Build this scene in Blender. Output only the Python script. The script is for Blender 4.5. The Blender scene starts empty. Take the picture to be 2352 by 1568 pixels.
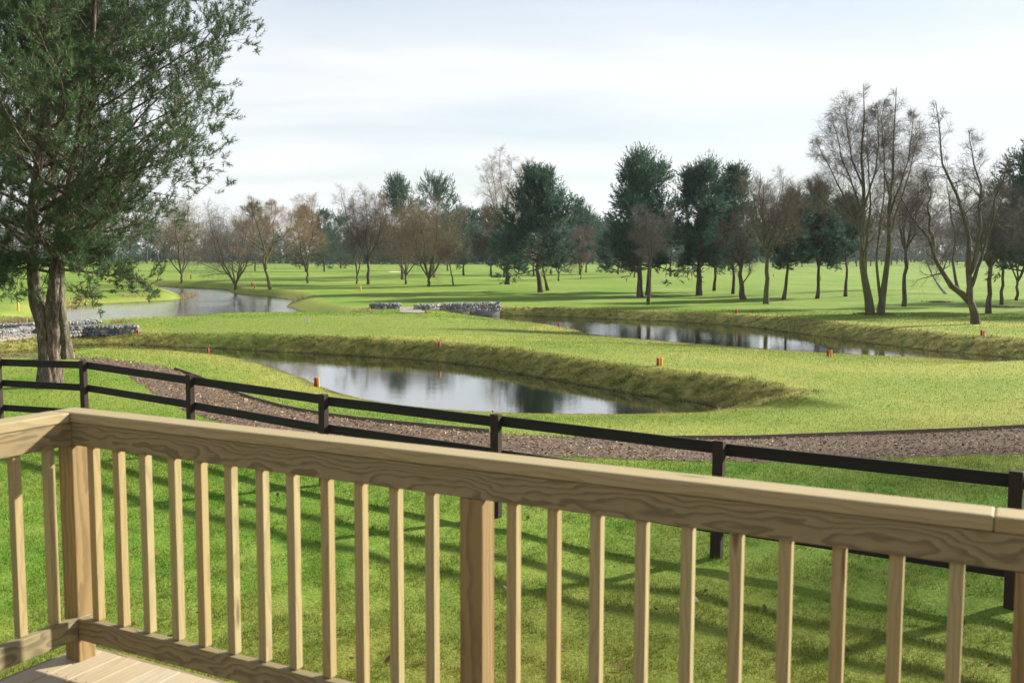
import bpy, math
import numpy as np
from mathutils import Vector, Matrix

sc = bpy.context.scene
C = sc.collection
PI = math.pi
R_ = math.radians

# ------------------------------------------------------------------ camera
EYE = 3.2
cam_d = bpy.data.cameras.new('camera')
cam = bpy.data.objects.new('camera', cam_d)
C.objects.link(cam)
cam_d.lens = 35.0
cam_d.sensor_width = 36.0
cam_d.clip_start = 0.05
cam_d.clip_end = 3000
CAM_M = Matrix.Translation((0, 0, EYE)) @ Matrix.Rotation(R_(90 - 5.1), 4, 'X') @ Matrix.Rotation(0.0026, 4, 'Z')
cam.matrix_world = CAM_M
cam_d.dof.use_dof = True
cam_d.dof.focus_distance = 24.0
cam_d.dof.aperture_fstop = 4.8
sc.camera = cam

# ------------------------------------------------------------------ world, sun, exposure
SUN_AZ = R_(28)      # direction to the sun, from +X towards +Y
SUN_EL = R_(26.5)
w = bpy.data.worlds.new('World')
sc.world = w
w.use_nodes = True
nt = w.node_tree
for n in list(nt.nodes):
    nt.nodes.remove(n)
def wn(t, **k):
    n = nt.nodes.new(t)
    for a, b in k.items():
        setattr(n, a, b)
    return n
out = wn('ShaderNodeOutputWorld')
sky = wn('ShaderNodeTexSky', sky_type='NISHITA', sun_disc=False)
sky.sun_elevation = SUN_EL
sky.sun_rotation = R_(90) - SUN_AZ
sky.air_density = 1.2
sky.dust_density = 0.5
sky.ozone_density = 3.0
bg1 = wn('ShaderNodeBackground')
bg1.inputs['Strength'].default_value = 0.055
nt.links.new(sky.outputs[0], bg1.inputs[0])
bg2 = wn('ShaderNodeBackground')
bg2.inputs['Color'].default_value = (0.945, 0.975, 1.0, 1)
bg2.inputs['Strength'].default_value = 0.41
tc = wn('ShaderNodeTexCoord')
sep = wn('ShaderNodeSeparateXYZ')
nt.links.new(tc.outputs['Generated'], sep.inputs[0])
def wmath(op, a, b=None):
    n = wn('ShaderNodeMath', operation=op)
    for i, v in enumerate((a, b)):
        if v is None: continue
        if isinstance(v, (int, float)): n.inputs[i].default_value = v
        else: nt.links.new(v, n.inputs[i])
    return n.outputs[0]
den = wmath('ADD', wmath('MAXIMUM', sep.outputs[2], 0.0), 0.14)
comb = wn('ShaderNodeCombineXYZ')
nt.links.new(wmath('DIVIDE', sep.outputs[0], den), comb.inputs[0])
nt.links.new(wmath('DIVIDE', sep.outputs[1], den), comb.inputs[1])
mp = wn('ShaderNodeMapping')
mp.inputs['Rotation'].default_value = (0, 0, R_(-14))
mp.inputs['Scale'].default_value = (0.42, 0.95, 1)
mp.inputs['Location'].default_value = (1.35, 0.55, 0)
nt.links.new(comb.outputs[0], mp.inputs[0])
nz = wn('ShaderNodeTexNoise')
nz.inputs['Scale'].default_value = 1.35
nz.inputs['Detail'].default_value = 5
nz.inputs['Roughness'].default_value = 0.48
nz.inputs['Distortion'].default_value = 0.35
nt.links.new(mp.outputs[0], nz.inputs['Vector'])
ramp = wn('ShaderNodeValToRGB')
ramp.color_ramp.elements[0].position = 0.34
ramp.color_ramp.elements[0].color = (0.54, 0.54, 0.54, 1)
ramp.color_ramp.elements[1].position = 0.62
ramp.color_ramp.elements[1].color = (1, 1, 1, 1)
nt.links.new(nz.outputs[0], ramp.inputs[0])
mixs = wn('ShaderNodeMixShader')
# thin high cloud: looked through at a slant it closes up towards the horizon, overhead it lets the blue through
slant = wn('ShaderNodeMapRange'); slant.inputs['From Min'].default_value = .32; slant.inputs['From Max'].default_value = .95
slant.inputs['To Min'].default_value = 1.0; slant.inputs['To Max'].default_value = .42
nt.links.new(sep.outputs[2], slant.inputs['Value'])
nt.links.new(wmath('MULTIPLY', ramp.outputs[0], slant.outputs[0]), mixs.inputs[0])
nt.links.new(bg1.outputs[0], mixs.inputs[1])
nt.links.new(bg2.outputs[0], mixs.inputs[2])
nt.links.new(mixs.outputs[0], out.inputs[0])

sun_d = bpy.data.lights.new('sun', 'SUN')
sun_d.energy = 5.0
sun_d.angle = R_(2.0)   # thin high cloud softens the sun a little
sun_d.color = (1.0, 0.93, 0.80)
sun = bpy.data.objects.new('sun', sun_d)
C.objects.link(sun)
SUN_DIR = Vector((math.cos(SUN_EL) * math.cos(SUN_AZ), math.cos(SUN_EL) * math.sin(SUN_AZ), math.sin(SUN_EL)))
sun.rotation_euler = SUN_DIR.to_track_quat('Z', 'Y').to_euler()
sun.location = SUN_DIR * 60

sc.view_settings.view_transform = 'Standard'
sc.view_settings.look = 'None'
sc.view_settings.gamma = 1
sc.view_settings.exposure = 1.34
sc.cycles.max_bounces = 6
sc.cycles.diffuse_bounces = 2
sc.cycles.transparent_max_bounces = 4
sc.cycles.volume_bounces = 0

# ------------------------------------------------------------------ pixel rays (2352 x 1568 reference grid)
CR = np.array(CAM_M.to_3x3())
CO = np.array((0, 0, EYE))
FPX = 35.0 / 36.0 * 2352
def ray(px, py):
    v = np.stack([(np.asarray(px, float) - 1176) / FPX, -(np.asarray(py, float) - 784) / FPX, -np.ones_like(np.asarray(px, float))], -1)
    return v @ CR.T
def on_plane(px, py, z):
    d = ray(px, py)
    t = (z - EYE) / d[..., 2]
    return CO + d * np.asarray(t)[..., None]

# ------------------------------------------------------------------ terrain
WATER = -0.72
# each vertex: reference column, row of the waterline, width of the bank outside it
pond_near = [(1656,936,1.6),(1600,924,1.6),(1562,919,1.5),(1473,908,1.4),(1385,893,1.4),(1296,877,1.4),(1229,866,1.4),(1163,853,1.4),(1118,844,1.4),
  (1029,833,1.4),(941,825,1.4),(807,817,1.4),(719,812,1.4),(600,806,1.4),(500,800,1.4),(400,797,1.4),(320,793,1.6),(250,791,2.0),(180,792,2.2),(110,797,2.4),(40,807,2.4),(-80,814,2.4),
  (-80,824,6),(40,818,6),(110,809,6),(200,802,6),(300,801,6.3),(400,805,6.5),(470,811,6.5),(520,817,6.5),(560,825,6.5),(600,835,6.2),(650,851,6),(700,869,6),(734,886,6),(785,904,6),
  (852,920,6),(941,933,6),(1030,941,6),(1163,948,6),(1341,951,6),(1519,950,5.5),(1607,948,4.5),(1648,942,2.6)]
pond_far = [(1079,722,1.0),(1145,724,1.0),(1219,725,1.1),(1352,730,1.3),(1372,731,1.3),(1539,738,1.4),(1664,746,1.5),(1747,754,1.6),(1830,765,1.7),(1914,777,1.8),
  (1997,788,1.9),(2080,798,1.9),(2143,806,2.0),(2260,816,2.2),(2400,830,2.2),(2440,842,5),(2300,832,9),(2143,822,10),(2020,816,10),(1901,811,10),(1789,804,10),(1700,797,10),(1622,791,10),
  (1562,787,10),(1429,775,10),(1353,767,10),(1309,752,9),(1260,745,7),(1207,740,6.5),(1145,733,4.5),(1085,728,3)]
lake = [(350,656,1.5),(400,658.5,1.5),(483,662.5,1.4),(525,666,1.2),(533,673,1.0),(583,678,1.2),(617,681,1.4),(653,686,2),(675,690,2),(668,695,2),(657,704,2.2),(690,716,2.2),(740,724,2),(740,731,3),(667,731,3),(533,732,3),(433,737,3),
  (333,748,3),(245,756,1.5),(190,762,1),(120,758,1),(60,750,1),(20,746,1.2),(77,735,2.4),(120,712,2.4),(160,704,2.4),(217,699,2.6),(300,695,2.6),(400,690,2.4),(420,686,2.0),(411,677,2.0),(383,667,2.2),(350,659,2.2),(267,653,2)]
ponds = []
for L in (pond_near, pond_far, lake):
    a = np.array(L, float)
    p = on_plane(a[:, 0], a[:, 1], WATER)
    ponds.append((p[:, :2].copy(), a[:, 2].copy()))

def inside(poly, x, y):
    x = np.asarray(x); y = np.asarray(y)
    if x.size < 3000:
        x1, y1 = poly[:, 0], poly[:, 1]; x2, y2 = np.roll(x1, -1), np.roll(y1, -1)
        c = (y1 > y[..., None]) != (y2 > y[..., None])
        xi = (x2 - x1) * (y[..., None] - y1) / (np.where(y2 == y1, 1e-12, y2 - y1)) + x1
        return (np.sum(c & (x[..., None] < xi), -1) % 2).astype(bool)
    return inside_big(poly, x, y)
def inside_big(poly, x, y):
    x1, y1 = poly[:, 0], poly[:, 1]
    x2, y2 = np.roll(x1, -1), np.roll(y1, -1)
    r = np.zeros(x.shape, bool)
    for i in range(len(poly)):
        c = (y1[i] > y) != (y2[i] > y)
        with np.errstate(divide='ignore', invalid='ignore'):
            xi = (x2[i] - x1[i]) * (y - y1[i]) / (y2[i] - y1[i] + 1e-12) + x1[i]
        r ^= c & (x < xi)
    return r
def edge_dist(poly, val, x, y, closed=True):
    if np.size(x) < 3000:
        a = poly if closed else poly[:-1]; b = np.roll(poly, -1, 0) if closed else poly[1:]
        va = val if closed else val[:-1]; vb = np.roll(val, -1) if closed else val[1:]
        d = b - a; L2 = (d ** 2).sum(1) + 1e-12
        px_ = np.asarray(x)[..., None] - a[:, 0]; py_ = np.asarray(y)[..., None] - a[:, 1]
        t = np.clip((px_ * d[:, 0] + py_ * d[:, 1]) / L2, 0, 1)
        ds = (px_ - t * d[:, 0]) ** 2 + (py_ - t * d[:, 1]) ** 2
        k = ds.argmin(-1); tt_ = np.take_along_axis(t, k[..., None], -1)[..., 0]
        return np.sqrt(np.take_along_axis(ds, k[..., None], -1)[..., 0]), va[k] * (1 - tt_) + vb[k] * tt_
    n = len(poly)
    best = np.full(x.shape, 1e9); bv = np.zeros(x.shape)
    for i in range(n if closed else n - 1):
        a = poly[i]; b = poly[(i + 1) % n]
        d = b - a; L2 = d @ d + 1e-12
        t = np.clip(((x - a[0]) * d[0] + (y - a[1]) * d[1]) / L2, 0, 1)
        ds = (x - a[0] - t * d[0]) ** 2 + (y - a[1] - t * d[1]) ** 2
        m = ds < best
        best = np.where(m, ds, best)
        bv = np.where(m, val[i] * (1 - t) + val[(i + 1) % n] * t, bv)
    return np.sqrt(best), bv
def sstep(a, b, v):
    t = np.clip((v - a) / (b - a), 0, 1)
    return t * t * (3 - 2 * t)
_rw = np.random.default_rng(5)
_waves = [(_rw.uniform(0, 2 * PI), _rw.uniform(0, 2 * PI)) for _ in range(24)]
def wnoise(x, y, wl, i0=0, n=6):
    s = np.zeros(np.shape(x))
    for k in range(n):
        a, ph = _waves[(i0 + k) % 24]
        f = 2 * PI / (wl * (0.7 + 0.11 * k))
        s = s + np.sin((x * math.cos(a) + y * math.sin(a)) * f + ph)
    return s / n * 1.4
def terrain(x, y, full=False):
    x = np.asarray(x, float); y = np.asarray(y, float)
    r = np.hypot(x, y)
    h0 = -0.11 * sstep(15, 27, y) - 0.12 * sstep(48, 62, y)
    h0 = h0 + wnoise(x, y, 30, 3) * 0.10 * sstep(60, 85, r) + wnoise(x, y, 9, 9) * 0.025 * sstep(14, 40, r)
    h0 = h0 + 0.30 * sstep(75, 100, r) * (1 - sstep(120, 170, r)) * (0.5 + 0.5 * wnoise(x, y, 45, 1))
    h0 = h0 - .30 * np.exp(-((x + 17.5) / 4.6) ** 2 - ((y - 42.6) / 2.3) ** 2)
    h0 = h0 + (.020 * wnoise(x, y, .75, 5) + .028 * wnoise(x, y, 1.9, 15)) * sstep(13, 10, y)
    h = h0.copy(); bank = np.zeros(x.shape); dmin = np.full(x.shape, 99.0)
    for pi_, (poly, bw) in enumerate(ponds):
        near = (x > poly[:, 0].min() - 11) & (x < poly[:, 0].max() + 11) & (y > poly[:, 1].min() - 11) & (y < poly[:, 1].max() + 11)
        if not near.any(): continue
        xs, ys = x[near], y[near]
        d_, wv_ = edge_dist(poly, bw, xs, ys)
        d_ = np.where(inside(poly, xs, ys), -d_, d_)
        d = np.full(x.shape, 12.0); wv = np.full(x.shape, 1.5); d[near] = d_; wv[near] = wv_
        dmin = np.minimum(dmin, d)
        t = np.clip(d / wv, 0, 1)
        steep = sstep(4.2, 2.2, wv)
        s = np.sin(t * PI / 2) ** 1.15 * steep + (1 - steep) * t * (1.35 - .35 * t)
        hh = WATER + (h0 - WATER) * s
        hh = np.where(d < 0, WATER - np.minimum(-d, 1.2) * 0.35, hh)
        h = np.minimum(h, hh)
        bank = np.maximum(bank, (.15 if pi_ == 2 else 1.0) * (steep * sstep(1.2, 0.6, d / wv) * (d > -0.3) + (1 - steep) * 0.25 * sstep(1.0, 0.1, d / wv)))
    h = h + bank * 0.055 * (.6 * wnoise(x, y, 0.9, 12) + .6 * wnoise(x, y, 2.3, 2)) * (dmin > 0.05)
    return (h, bank, dmin) if full else h
def place(px, py, lift=0.0):
    px = float(px); py = float(py)
    d = ray(px, py); z = 0.0
    for _ in range(14):
        p = CO + d * ((z - EYE) / d[2])
        z = 0.5 * z + 0.5 * float(terrain(np.array([p[0]]), np.array([p[1]]))[0])
    p = CO + d * ((z - EYE) / d[2])
    p[2] = float(terrain(np.array([p[0]]), np.array([p[1]]))[0]) + lift
    return p
def px_m(p):
    """metres covered by one reference pixel at the distance of p"""
    return float(-((np.asarray(p) - CO) @ CR)[2]) / FPX

# ------------------------------------------------------------------ mesh helpers
def link_mesh(name, me, mat=None, parent=None, smooth=False):
    o = bpy.data.objects.new(name, me)
    C.objects.link(o)
    if mat is not None and len(me.materials) == 0:
        me.materials.append(mat)
    if parent is not None:
        o.parent = parent
    if smooth:
        me.polygons.foreach_set('use_smooth', np.ones(len(me.polygons), bool))
    return o
def np_mesh(name, V, F):
    """V (n,3); F list of int arrays (m,k)"""
    me = bpy.data.meshes.new(name)
    V = np.ascontiguousarray(V, np.float32)
    me.vertices.add(len(V)); me.vertices.foreach_set('co', V.ravel())
    F = [f for f in F if len(f)]
    idx = np.concatenate([f.ravel() for f in F]).astype(np.int32)
    tot = np.concatenate([np.full(len(f), f.shape[1]) for f in F])
    st = np.concatenate([[0], np.cumsum(tot)[:-1]]).astype(np.int32)
    me.loops.add(len(idx)); me.loops.foreach_set('vertex_index', idx)
    me.polygons.add(len(tot)); me.polygons.foreach_set('loop_start', st)
    me.update(calc_edges=True)
    return me
class Acc:
    def __init__(s): s.V = []; s.F = {}; s.n = 0
    def add(s, V, F):
        V = np.asarray(V, float).reshape(-1, 3); F = np.asarray(F, int)
        s.V.append(V); s.F.setdefault(F.shape[1], []).append(F + s.n); s.n += len(V)
    def mesh(s, name):
        return np_mesh(name, np.concatenate(s.V), [np.concatenate(v) for v in s.F.values()])
def tag(o, label, cat, group=None, kind=None):
    if label: o['label'] = label
    if cat: o['category'] = cat
    if group: o['group'] = group
    if kind: o['kind'] = kind
    return o
def empty(name, loc, label, cat, group=None, rz=0.0):
    o = bpy.data.objects.new(name, None); C.objects.link(o)
    o.empty_display_size = 0.2
    o.location = loc; o.rotation_euler = (0, 0, rz)
    return tag(o, label, cat, group)
def box_mesh(name, sx, sy, sz, bev=0.0, wob=0.0, seed=0):
    """box with bevelled edges, centred; length along X"""
    import bmesh
    bm = bmesh.new()
    bmesh.ops.create_cube(bm, size=1.0)
    for v in bm.verts:
        v.co = (v.co.x * sx, v.co.y * sy, v.co.z * sz)
    if bev > 0:
        bmesh.ops.bevel(bm, geom=list(bm.edges), offset=bev, segments=2, affect='EDGES', profile=0.5)
    me = bpy.data.meshes.new(name); bm.to_mesh(me); bm.free()
    return me
def beam(name, a, b, wdt, hgt, mat, parent, up=(0, 0, 1), bev=0.004, base=None):
    """box from a to b (centre line), width wdt sideways, hgt upwards; its length is local X; base = parent location"""
    a = Vector(a); b = Vector(b); d = b - a; L = d.length
    x = d.normalized(); u = Vector(up); y = u.cross(x).normalized(); z = x.cross(y)
    M = Matrix((x, y, z)).transposed().to_4x4()
    M.translation = (a + b) / 2 - (Vector(base) if base is not None else Vector((0, 0, 0)))
    o = link_mesh(name, box_mesh(name, L, wdt, hgt, bev), mat, parent)
    o.matrix_local = M
    return o
def tubes(P, Rr, sides, tip=False):
    """vectorised tapered tubes. P (N,m,3) R (N,m)"""
    N, m, _ = P.shape
    T = np.gradient(P, axis=1)
    T /= np.linalg.norm(T, axis=2, keepdims=True) + 1e-9
    avg = P[:, -1] - P[:, 0]
    avg /= np.linalg.norm(avg, axis=1, keepdims=True) + 1e-9
    ref = np.where(np.abs(avg[:, 2:3]) > 0.8, np.array([[1.0, 0.13, 0]]), np.array([[0.1, 0.05, 1.0]]))
    A = np.cross(T, ref[:, None, :]); A /= np.linalg.norm(A, axis=2, keepdims=True) + 1e-9
    B = np.cross(T, A)
    th = np.arange(sides) * 2 * PI / sides
    V = P[:, :, None, :] + Rr[:, :, None, None] * (np.cos(th)[None, None, :, None] * A[:, :, None, :] + np.sin(th)[None, None, :, None] * B[:, :, None, :])
    V = V.reshape(-1, 3)
    j = np.arange(sides); j2 = (j + 1) % sides
    base = (np.arange(N) * m * sides)[:, None, None] + (np.arange(m - 1) * sides)[None, :, None]
    F = np.stack([base + j, base + j2, base + sides + j2, base + sides + j], -1).reshape(-1, 4)
    return V, F
def spikes(P0, P1, r):
    """three-sided twigs ending in a point. P0,P1 (N,3)"""
    N = len(P0)
    d = P1 - P0; d /= np.linalg.norm(d, axis=1, keepdims=True) + 1e-9
    ref = np.where(np.abs(d[:, 2:3]) > 0.8, np.array([[1.0, 0, 0]]), np.array([[0, 0, 1.0]]))
    A = np.cross(d, ref); A /= np.linalg.norm(A, axis=1, keepdims=True) + 1e-9
    B = np.cross(d, A); r = np.asarray(r).reshape(-1, 1)
    V = np.stack([P0 + r * A, P0 + r * (-.5 * A + .87 * B), P0 + r * (-.5 * A - .87 * B), P1], 1).reshape(-1, 3)
    b = np.arange(N)[:, None] * 4
    F = np.concatenate([b + np.array([[0, 1, 3]]), b + np.array([[1, 2, 3]]), b + np.array([[2, 0, 3]])])
    return V, F
def slivers(P0, P1, r, rng):
    d = P1 - P0; d = d / (np.linalg.norm(d, axis=1, keepdims=True) + 1e-9)
    s = rperp(d, rng) * np.asarray(r).reshape(-1, 1)
    return np.stack([P0 - s, P0 + s, P1], 1).reshape(-1, 3), np.arange(len(P0) * 3).reshape(-1, 3)
def rperp(T, rng):
    v = rng.normal(size=T.shape)
    v -= (v * T).sum(-1, keepdims=True) * T
    return v / (np.linalg.norm(v, axis=-1, keepdims=True) + 1e-9)
def at_t(P, Rr, t):
    m = P.shape[1]; f = np.clip(t, 0, .9999) * (m - 1); i = f.astype(int); f = (f - i)
    n = np.arange(len(P))
    p = P[n, i] * (1 - f)[:, None] + P[n, i + 1] * f[:, None]
    T = P[n, i + 1] - P[n, i]; T = T / (np.linalg.norm(T, axis=1, keepdims=True) + 1e-9)
    r = Rr[n, i] * (1 - f) + Rr[n, i + 1] * f
    return p, T, r
def grow(P, Rr, k, t0, t1, ang, angsd, lenf, m, up, wob, rr, rng, tipr=0.25, flat=0.0, lv=.5):
    """k side branches from every branch of P. lenf(t, parent index) gives their lengths"""
    N = len(P); pi = np.repeat(np.arange(N), k)
    t = t0 + (t1 - t0) * ((np.tile(np.arange(k), N) + rng.random(N * k)) / k)
    p, T, r = at_t(P[pi], Rr[pi], t)
    q = rperp(T, rng)
    if flat > 0:
        q[:, 2] *= (1 - flat); q -= (q * T).sum(-1, keepdims=True) * T
        q /= np.linalg.norm(q, axis=1, keepdims=True) + 1e-9
    a = (ang(t) if callable(ang) else ang) + angsd * rng.normal(size=N * k)
    d = np.cos(a)[:, None] * T + np.sin(a)[:, None] * q
    L = lenf(t, pi) * (1 - lv / 2 + lv * rng.random(N * k))
    pts = [p]
    for s in range(m - 1):
        d = d + wob * rng.normal(size=d.shape) + np.array([0, 0, up])
        d /= np.linalg.norm(d, axis=1, keepdims=True)
        p = p + d * (L / (m - 1))[:, None]
        pts.append(p)
    P2 = np.stack(pts, 1)
    R2 = (rr * r)[:, None] * np.linspace(1, tipr, m)[None, :]
    return P2, R2, L, pi

# ------------------------------------------------------------------ material helpers
def new_mat(name):
    m = bpy.data.materials.new(name); m.use_nodes = True
    t = m.node_tree
    return m, t, t.nodes['Principled BSDF'], t.nodes['Material Output']
class NB:
    def __init__(s, t): s.t = t
    def n(s, typ, **k):
        n = s.t.nodes.new(typ)
        for a, b in k.items(): setattr(n, a, b)
        return n
    def l(s, a, b): s.t.links.new(a, b)
    def noise(s, vec, scale, detail=4, rough=.5, dist=0.0):
        n = s.n('ShaderNodeTexNoise')
        n.inputs['Scale'].default_value = scale; n.inputs['Detail'].default_value = detail
        n.inputs['Roughness'].default_value = rough; n.inputs['Distortion'].default_value = dist
        if vec is not None: s.l(vec, n.inputs['Vector'])
        return n.outputs[0]
    def ramp(s, v, stops, interp='LINEAR'):
        n = s.n('ShaderNodeValToRGB'); r = n.color_ramp; r.interpolation = interp
        while len(r.elements) < len(stops): r.elements.new(.5)
        for e, (p, c) in zip(r.elements, stops):
            e.position = p; e.color = (c, c, c, 1) if isinstance(c, (int, float)) else (*c, 1)
        s.l(v, n.inputs[0]); return n.outputs[0]
    def mix(s, f, a, b, mode='MIX'):
        n = s.n('ShaderNodeMix', data_type='RGBA', blend_type=mode)
        for i, v in ((0, f), (6, a), (7, b)):
            if isinstance(v, (int, float)): n.inputs[i].default_value = v if i == 0 else (v, v, v, 1)
            elif isinstance(v, tuple): n.inputs[i].default_value = (*v, 1)
            else: s.l(v, n.inputs[i])
        return n.outputs[2]
    def math(s, op, a, b=None):
        n = s.n('ShaderNodeMath', operation=op)
        for i, v in enumerate((a, b)):
            if v is None: continue
            if isinstance(v, (int, float)): n.inputs[i].default_value = v
            else: s.l(v, n.inputs[i])
        return n.outputs[0]
    def mapping(s, vec, scale=(1, 1, 1), rot=(0, 0, 0), loc=(0, 0, 0)):
        n = s.n('ShaderNodeMapping')
        n.inputs['Scale'].default_value = scale; n.inputs['Rotation'].default_value = rot; n.inputs['Location'].default_value = loc
        s.l(vec, n.inputs[0]); return n.outputs[0]
    def bump(s, h, strength, dist, normal_in):
        n = s.n('ShaderNodeBump'); n.inputs['Strength'].default_value = strength; n.inputs['Distance'].default_value = dist
        s.l(h, n.inputs['Height']); s.l(n.outputs[0], normal_in)
    def pos(s): return s.n('ShaderNodeNewGeometry').outputs['Position']
    def obj(s): return s.n('ShaderNodeTexCoord').outputs['Object']
    def attr(s, name):
        n = s.n('ShaderNodeAttribute'); n.attribute_name = name; return n.outputs['Fac']

def grass_color(b, blade):
    """lawn colour from world position: mown turf, dry patches, coarse straw on the steep banks, the fine putting surface"""
    p = b.pos()
    n1 = b.noise(p, 0.16, 5, .55); n2 = b.noise(p, 1.3, 5, .6); n3 = b.noise(p, 9.0, 3, .6)
    dryf = b.ramp(b.math('ADD', b.math('MULTIPLY', n1, .55), b.math('MULTIPLY', n2, .45)), [(.40, 0.0), (.60, 1.0)])
    green = b.mix(n3, (.078, .168, .015), (.116, .218, .026))
    dry = b.mix(n3, (.215, .250, .046), (.305, .315, .085))
    dr = b.math('ADD', b.math('MULTIPLY', dryf, .45), b.attr('dry'))
    col = b.mix(b.math('MINIMUM', dr, 1.0), green, dry)
    bare = b.math('MULTIPLY', b.ramp(b.noise(p, .9, 4, .65), [(.62, 0.0), (.70, 1.0)]), b.attr('bare'))
    col = b.mix(b.math('MULTIPLY', bare, .75), col, (.13, .10, .045))
    olive = b.mix(n3, (.118, .128, .020), (.195, .180, .040))
    col = b.mix(b.math('MULTIPLY', b.ramp(b.math('ADD', b.math('MULTIPLY', n1, .4), b.math('MULTIPLY', n2, .6)), [(.40, .62), (.60, 1.0)]), b.attr('bare')), col, olive)
    straw = b.mix(b.ramp(b.noise(p, 2.6, 5, .68), [(.36, 0.0), (.64, 1.0)]), (.085, .105, .020), (.285, .250, .075))
    col = b.mix(b.attr('bank'), col, straw)
    green2 = b.mix(n2, (.150, .200, .036), (.185, .232, .048))
    col = b.mix(b.attr('green'), col, green2)
    pz_ = b.n('ShaderNodeSeparateXYZ'); b.l(p, pz_.inputs[0])
    wet = b.math('ADD', pz_.outputs[2], b.math('MULTIPLY', n2, -.16))
    col = b.mix(b.ramp(b.math('ADD', wet, 1.0), [(.18, 1.0), (.27, 0.0)]), col, (.050, .046, .020))
    if blade:
        ri = b.n('ShaderNodeNewGeometry').outputs['Random Per Island']
        col = b.mix(1.0, col, b.ramp(ri, [(0, (.62, .68, .6)), (.55, (1, 1, 1)), (.85, (1.14, 1.12, 1.0)), (1, (1.24, 1.2, 1.08))]), 'MULTIPLY')
    return col
def leaf_shader(t, bs, out, b, col, trans=0.35, rough=.5):
    b.l(col, bs.inputs['Base Color']); bs.inputs['Roughness'].default_value = rough
    bs.inputs['Specular IOR Level'].default_value = .12
    tr = b.n('ShaderNodeBsdfTranslucent'); b.l(col, tr.inputs[0])
    mx = b.n('ShaderNodeMixShader'); mx.inputs[0].default_value = trans
    b.l(bs.outputs[0], mx.inputs[1]); b.l(tr.outputs[0], mx.inputs[2]); b.l(mx.outputs[0], out.inputs[0])

def mat_ground():
    m, t, bs, out = new_mat('turf_ground'); b = NB(t)
    col = grass_color(b, False)
    fine = b.noise(b.pos(), 34, 4, .7)
    col = b.mix(1.0, col, b.ramp(fine, [(.3, (.62, .66, .6)), (.7, (1.28, 1.25, 1.2))]), 'MULTIPLY')
    b.l(col, bs.inputs['Base Color']); bs.inputs['Roughness'].default_value = .9
    bs.inputs['Specular IOR Level'].default_value = .1
    h = b.math('ADD', b.math('MULTIPLY', b.noise(b.pos(), 22, 4, .65), .6), b.math('MULTIPLY', b.noise(b.pos(), 4, 4, .6), .8))
    b.bump(h, .55, .06, bs.inputs['Normal'])
    return m
def mat_grass():
    m, t, bs, out = new_mat('grass_blade'); b = NB(t)
    leaf_shader(t, bs, out, b, grass_color(b, True), .32, .62)
    bs.inputs['Specular IOR Level'].default_value = .10
    return m
def mat_wood(name, lo, hi, dark, ringscale=26.0, stripe=.5, rough=.7, dirt=.0, warpa=.075):
    """sawn softwood, length along object X: growth rings cut flat, knots, fine fibre"""
    m, t, bs, out = new_mat(name); b = NB(t)
    oi = b.n('ShaderNodeObjectInfo')
    off = b.n('ShaderNodeVectorMath', operation='MULTIPLY_ADD')
    cx = b.n('ShaderNodeCombineXYZ'); b.l(oi.outputs['Random'], cx.inputs[0]); 
    b.l(b.math('FRACT', b.math('MULTIPLY', oi.outputs['Random'], 17.3)), cx.inputs[1])
    b.l(cx.outputs[0], off.inputs[0]); off.inputs[1].default_value = (37.0, .22, 0); b.l(b.obj(), off.inputs[2])
    v = off.outputs[0]
    warp = b.noise(b.mapping(v, (1.7, 5.0, 5.0)), 1.0, 3, .55)
    warp2 = b.noise(b.mapping(v, (9.0, 30.0, 30.0)), 1.0, 2, .5)
    sp = b.n('ShaderNodeSeparateXYZ'); b.l(b.mapping(v, (.045, 1, 1), (0, 0, 0), (0, .02, .035)), sp.inputs[0])
    rad = b.math('SQRT', b.math('ADD', b.math('MULTIPLY', sp.outputs[1], sp.outputs[1]), b.math('MULTIPLY', sp.outputs[2], sp.outputs[2])))
    rad = b.math('ADD', rad, b.math('ADD', b.math('MULTIPLY', warp, warpa), b.math('MULTIPLY', warp2, .012)))
    ring = b.math('FRACT', b.math('MULTIPLY', rad, ringscale * 3.2))
    late = b.ramp(ring, [(.0, .15), (.45, .3), (.80, 1.0), (.93, .9), (1.0, .15)])
    fib = b.noise(b.mapping(v, (4, 160, 160)), 1.0, 3, .6)
    base = b.mix(fib, lo, hi)
    base = b.mix(b.math('MULTIPLY', oi.outputs['Random'], .55), base, (lo[0] * 1.08, lo[1] * .90, lo[2] * .75))
    col = b.mix(b.math('MULTIPLY', late, stripe), base, dark)
    vo = b.n('ShaderNodeTexVoronoi'); vo.inputs['Scale'].default_value = 1.0
    b.l(b.mapping(v, (1.3, 7.5, 7.5)), vo.inputs['Vector'])
    kn = b.ramp(vo.outputs['Distance'], [(.0, 1.0), (.055, .9), (.10, 0.0)])
    col = b.mix(b.math('MULTIPLY', kn, .8), col, (dark[0] * .45, dark[1] * .4, dark[2] * .4))
    if dirt > 0:
        col = b.mix(b.math('MULTIPLY', b.ramp(b.noise(b.mapping(v, (2.0, 9, 9)), 1.0, 4, .6), [(.45, 0.0), (.75, 1.0)]), dirt), col, (lo[0] * .5, lo[1] * .55, lo[2] * .55))
    b.l(col, bs.inputs['Base Color']); bs.inputs['Roughness'].default_value = rough
    bs.inputs['Specular IOR Level'].default_value = .3
    b.bump(b.math('ADD', b.math('MULTIPLY', late, .5), fib), .25, .0015, bs.inputs['Normal'])
    return m
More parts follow.
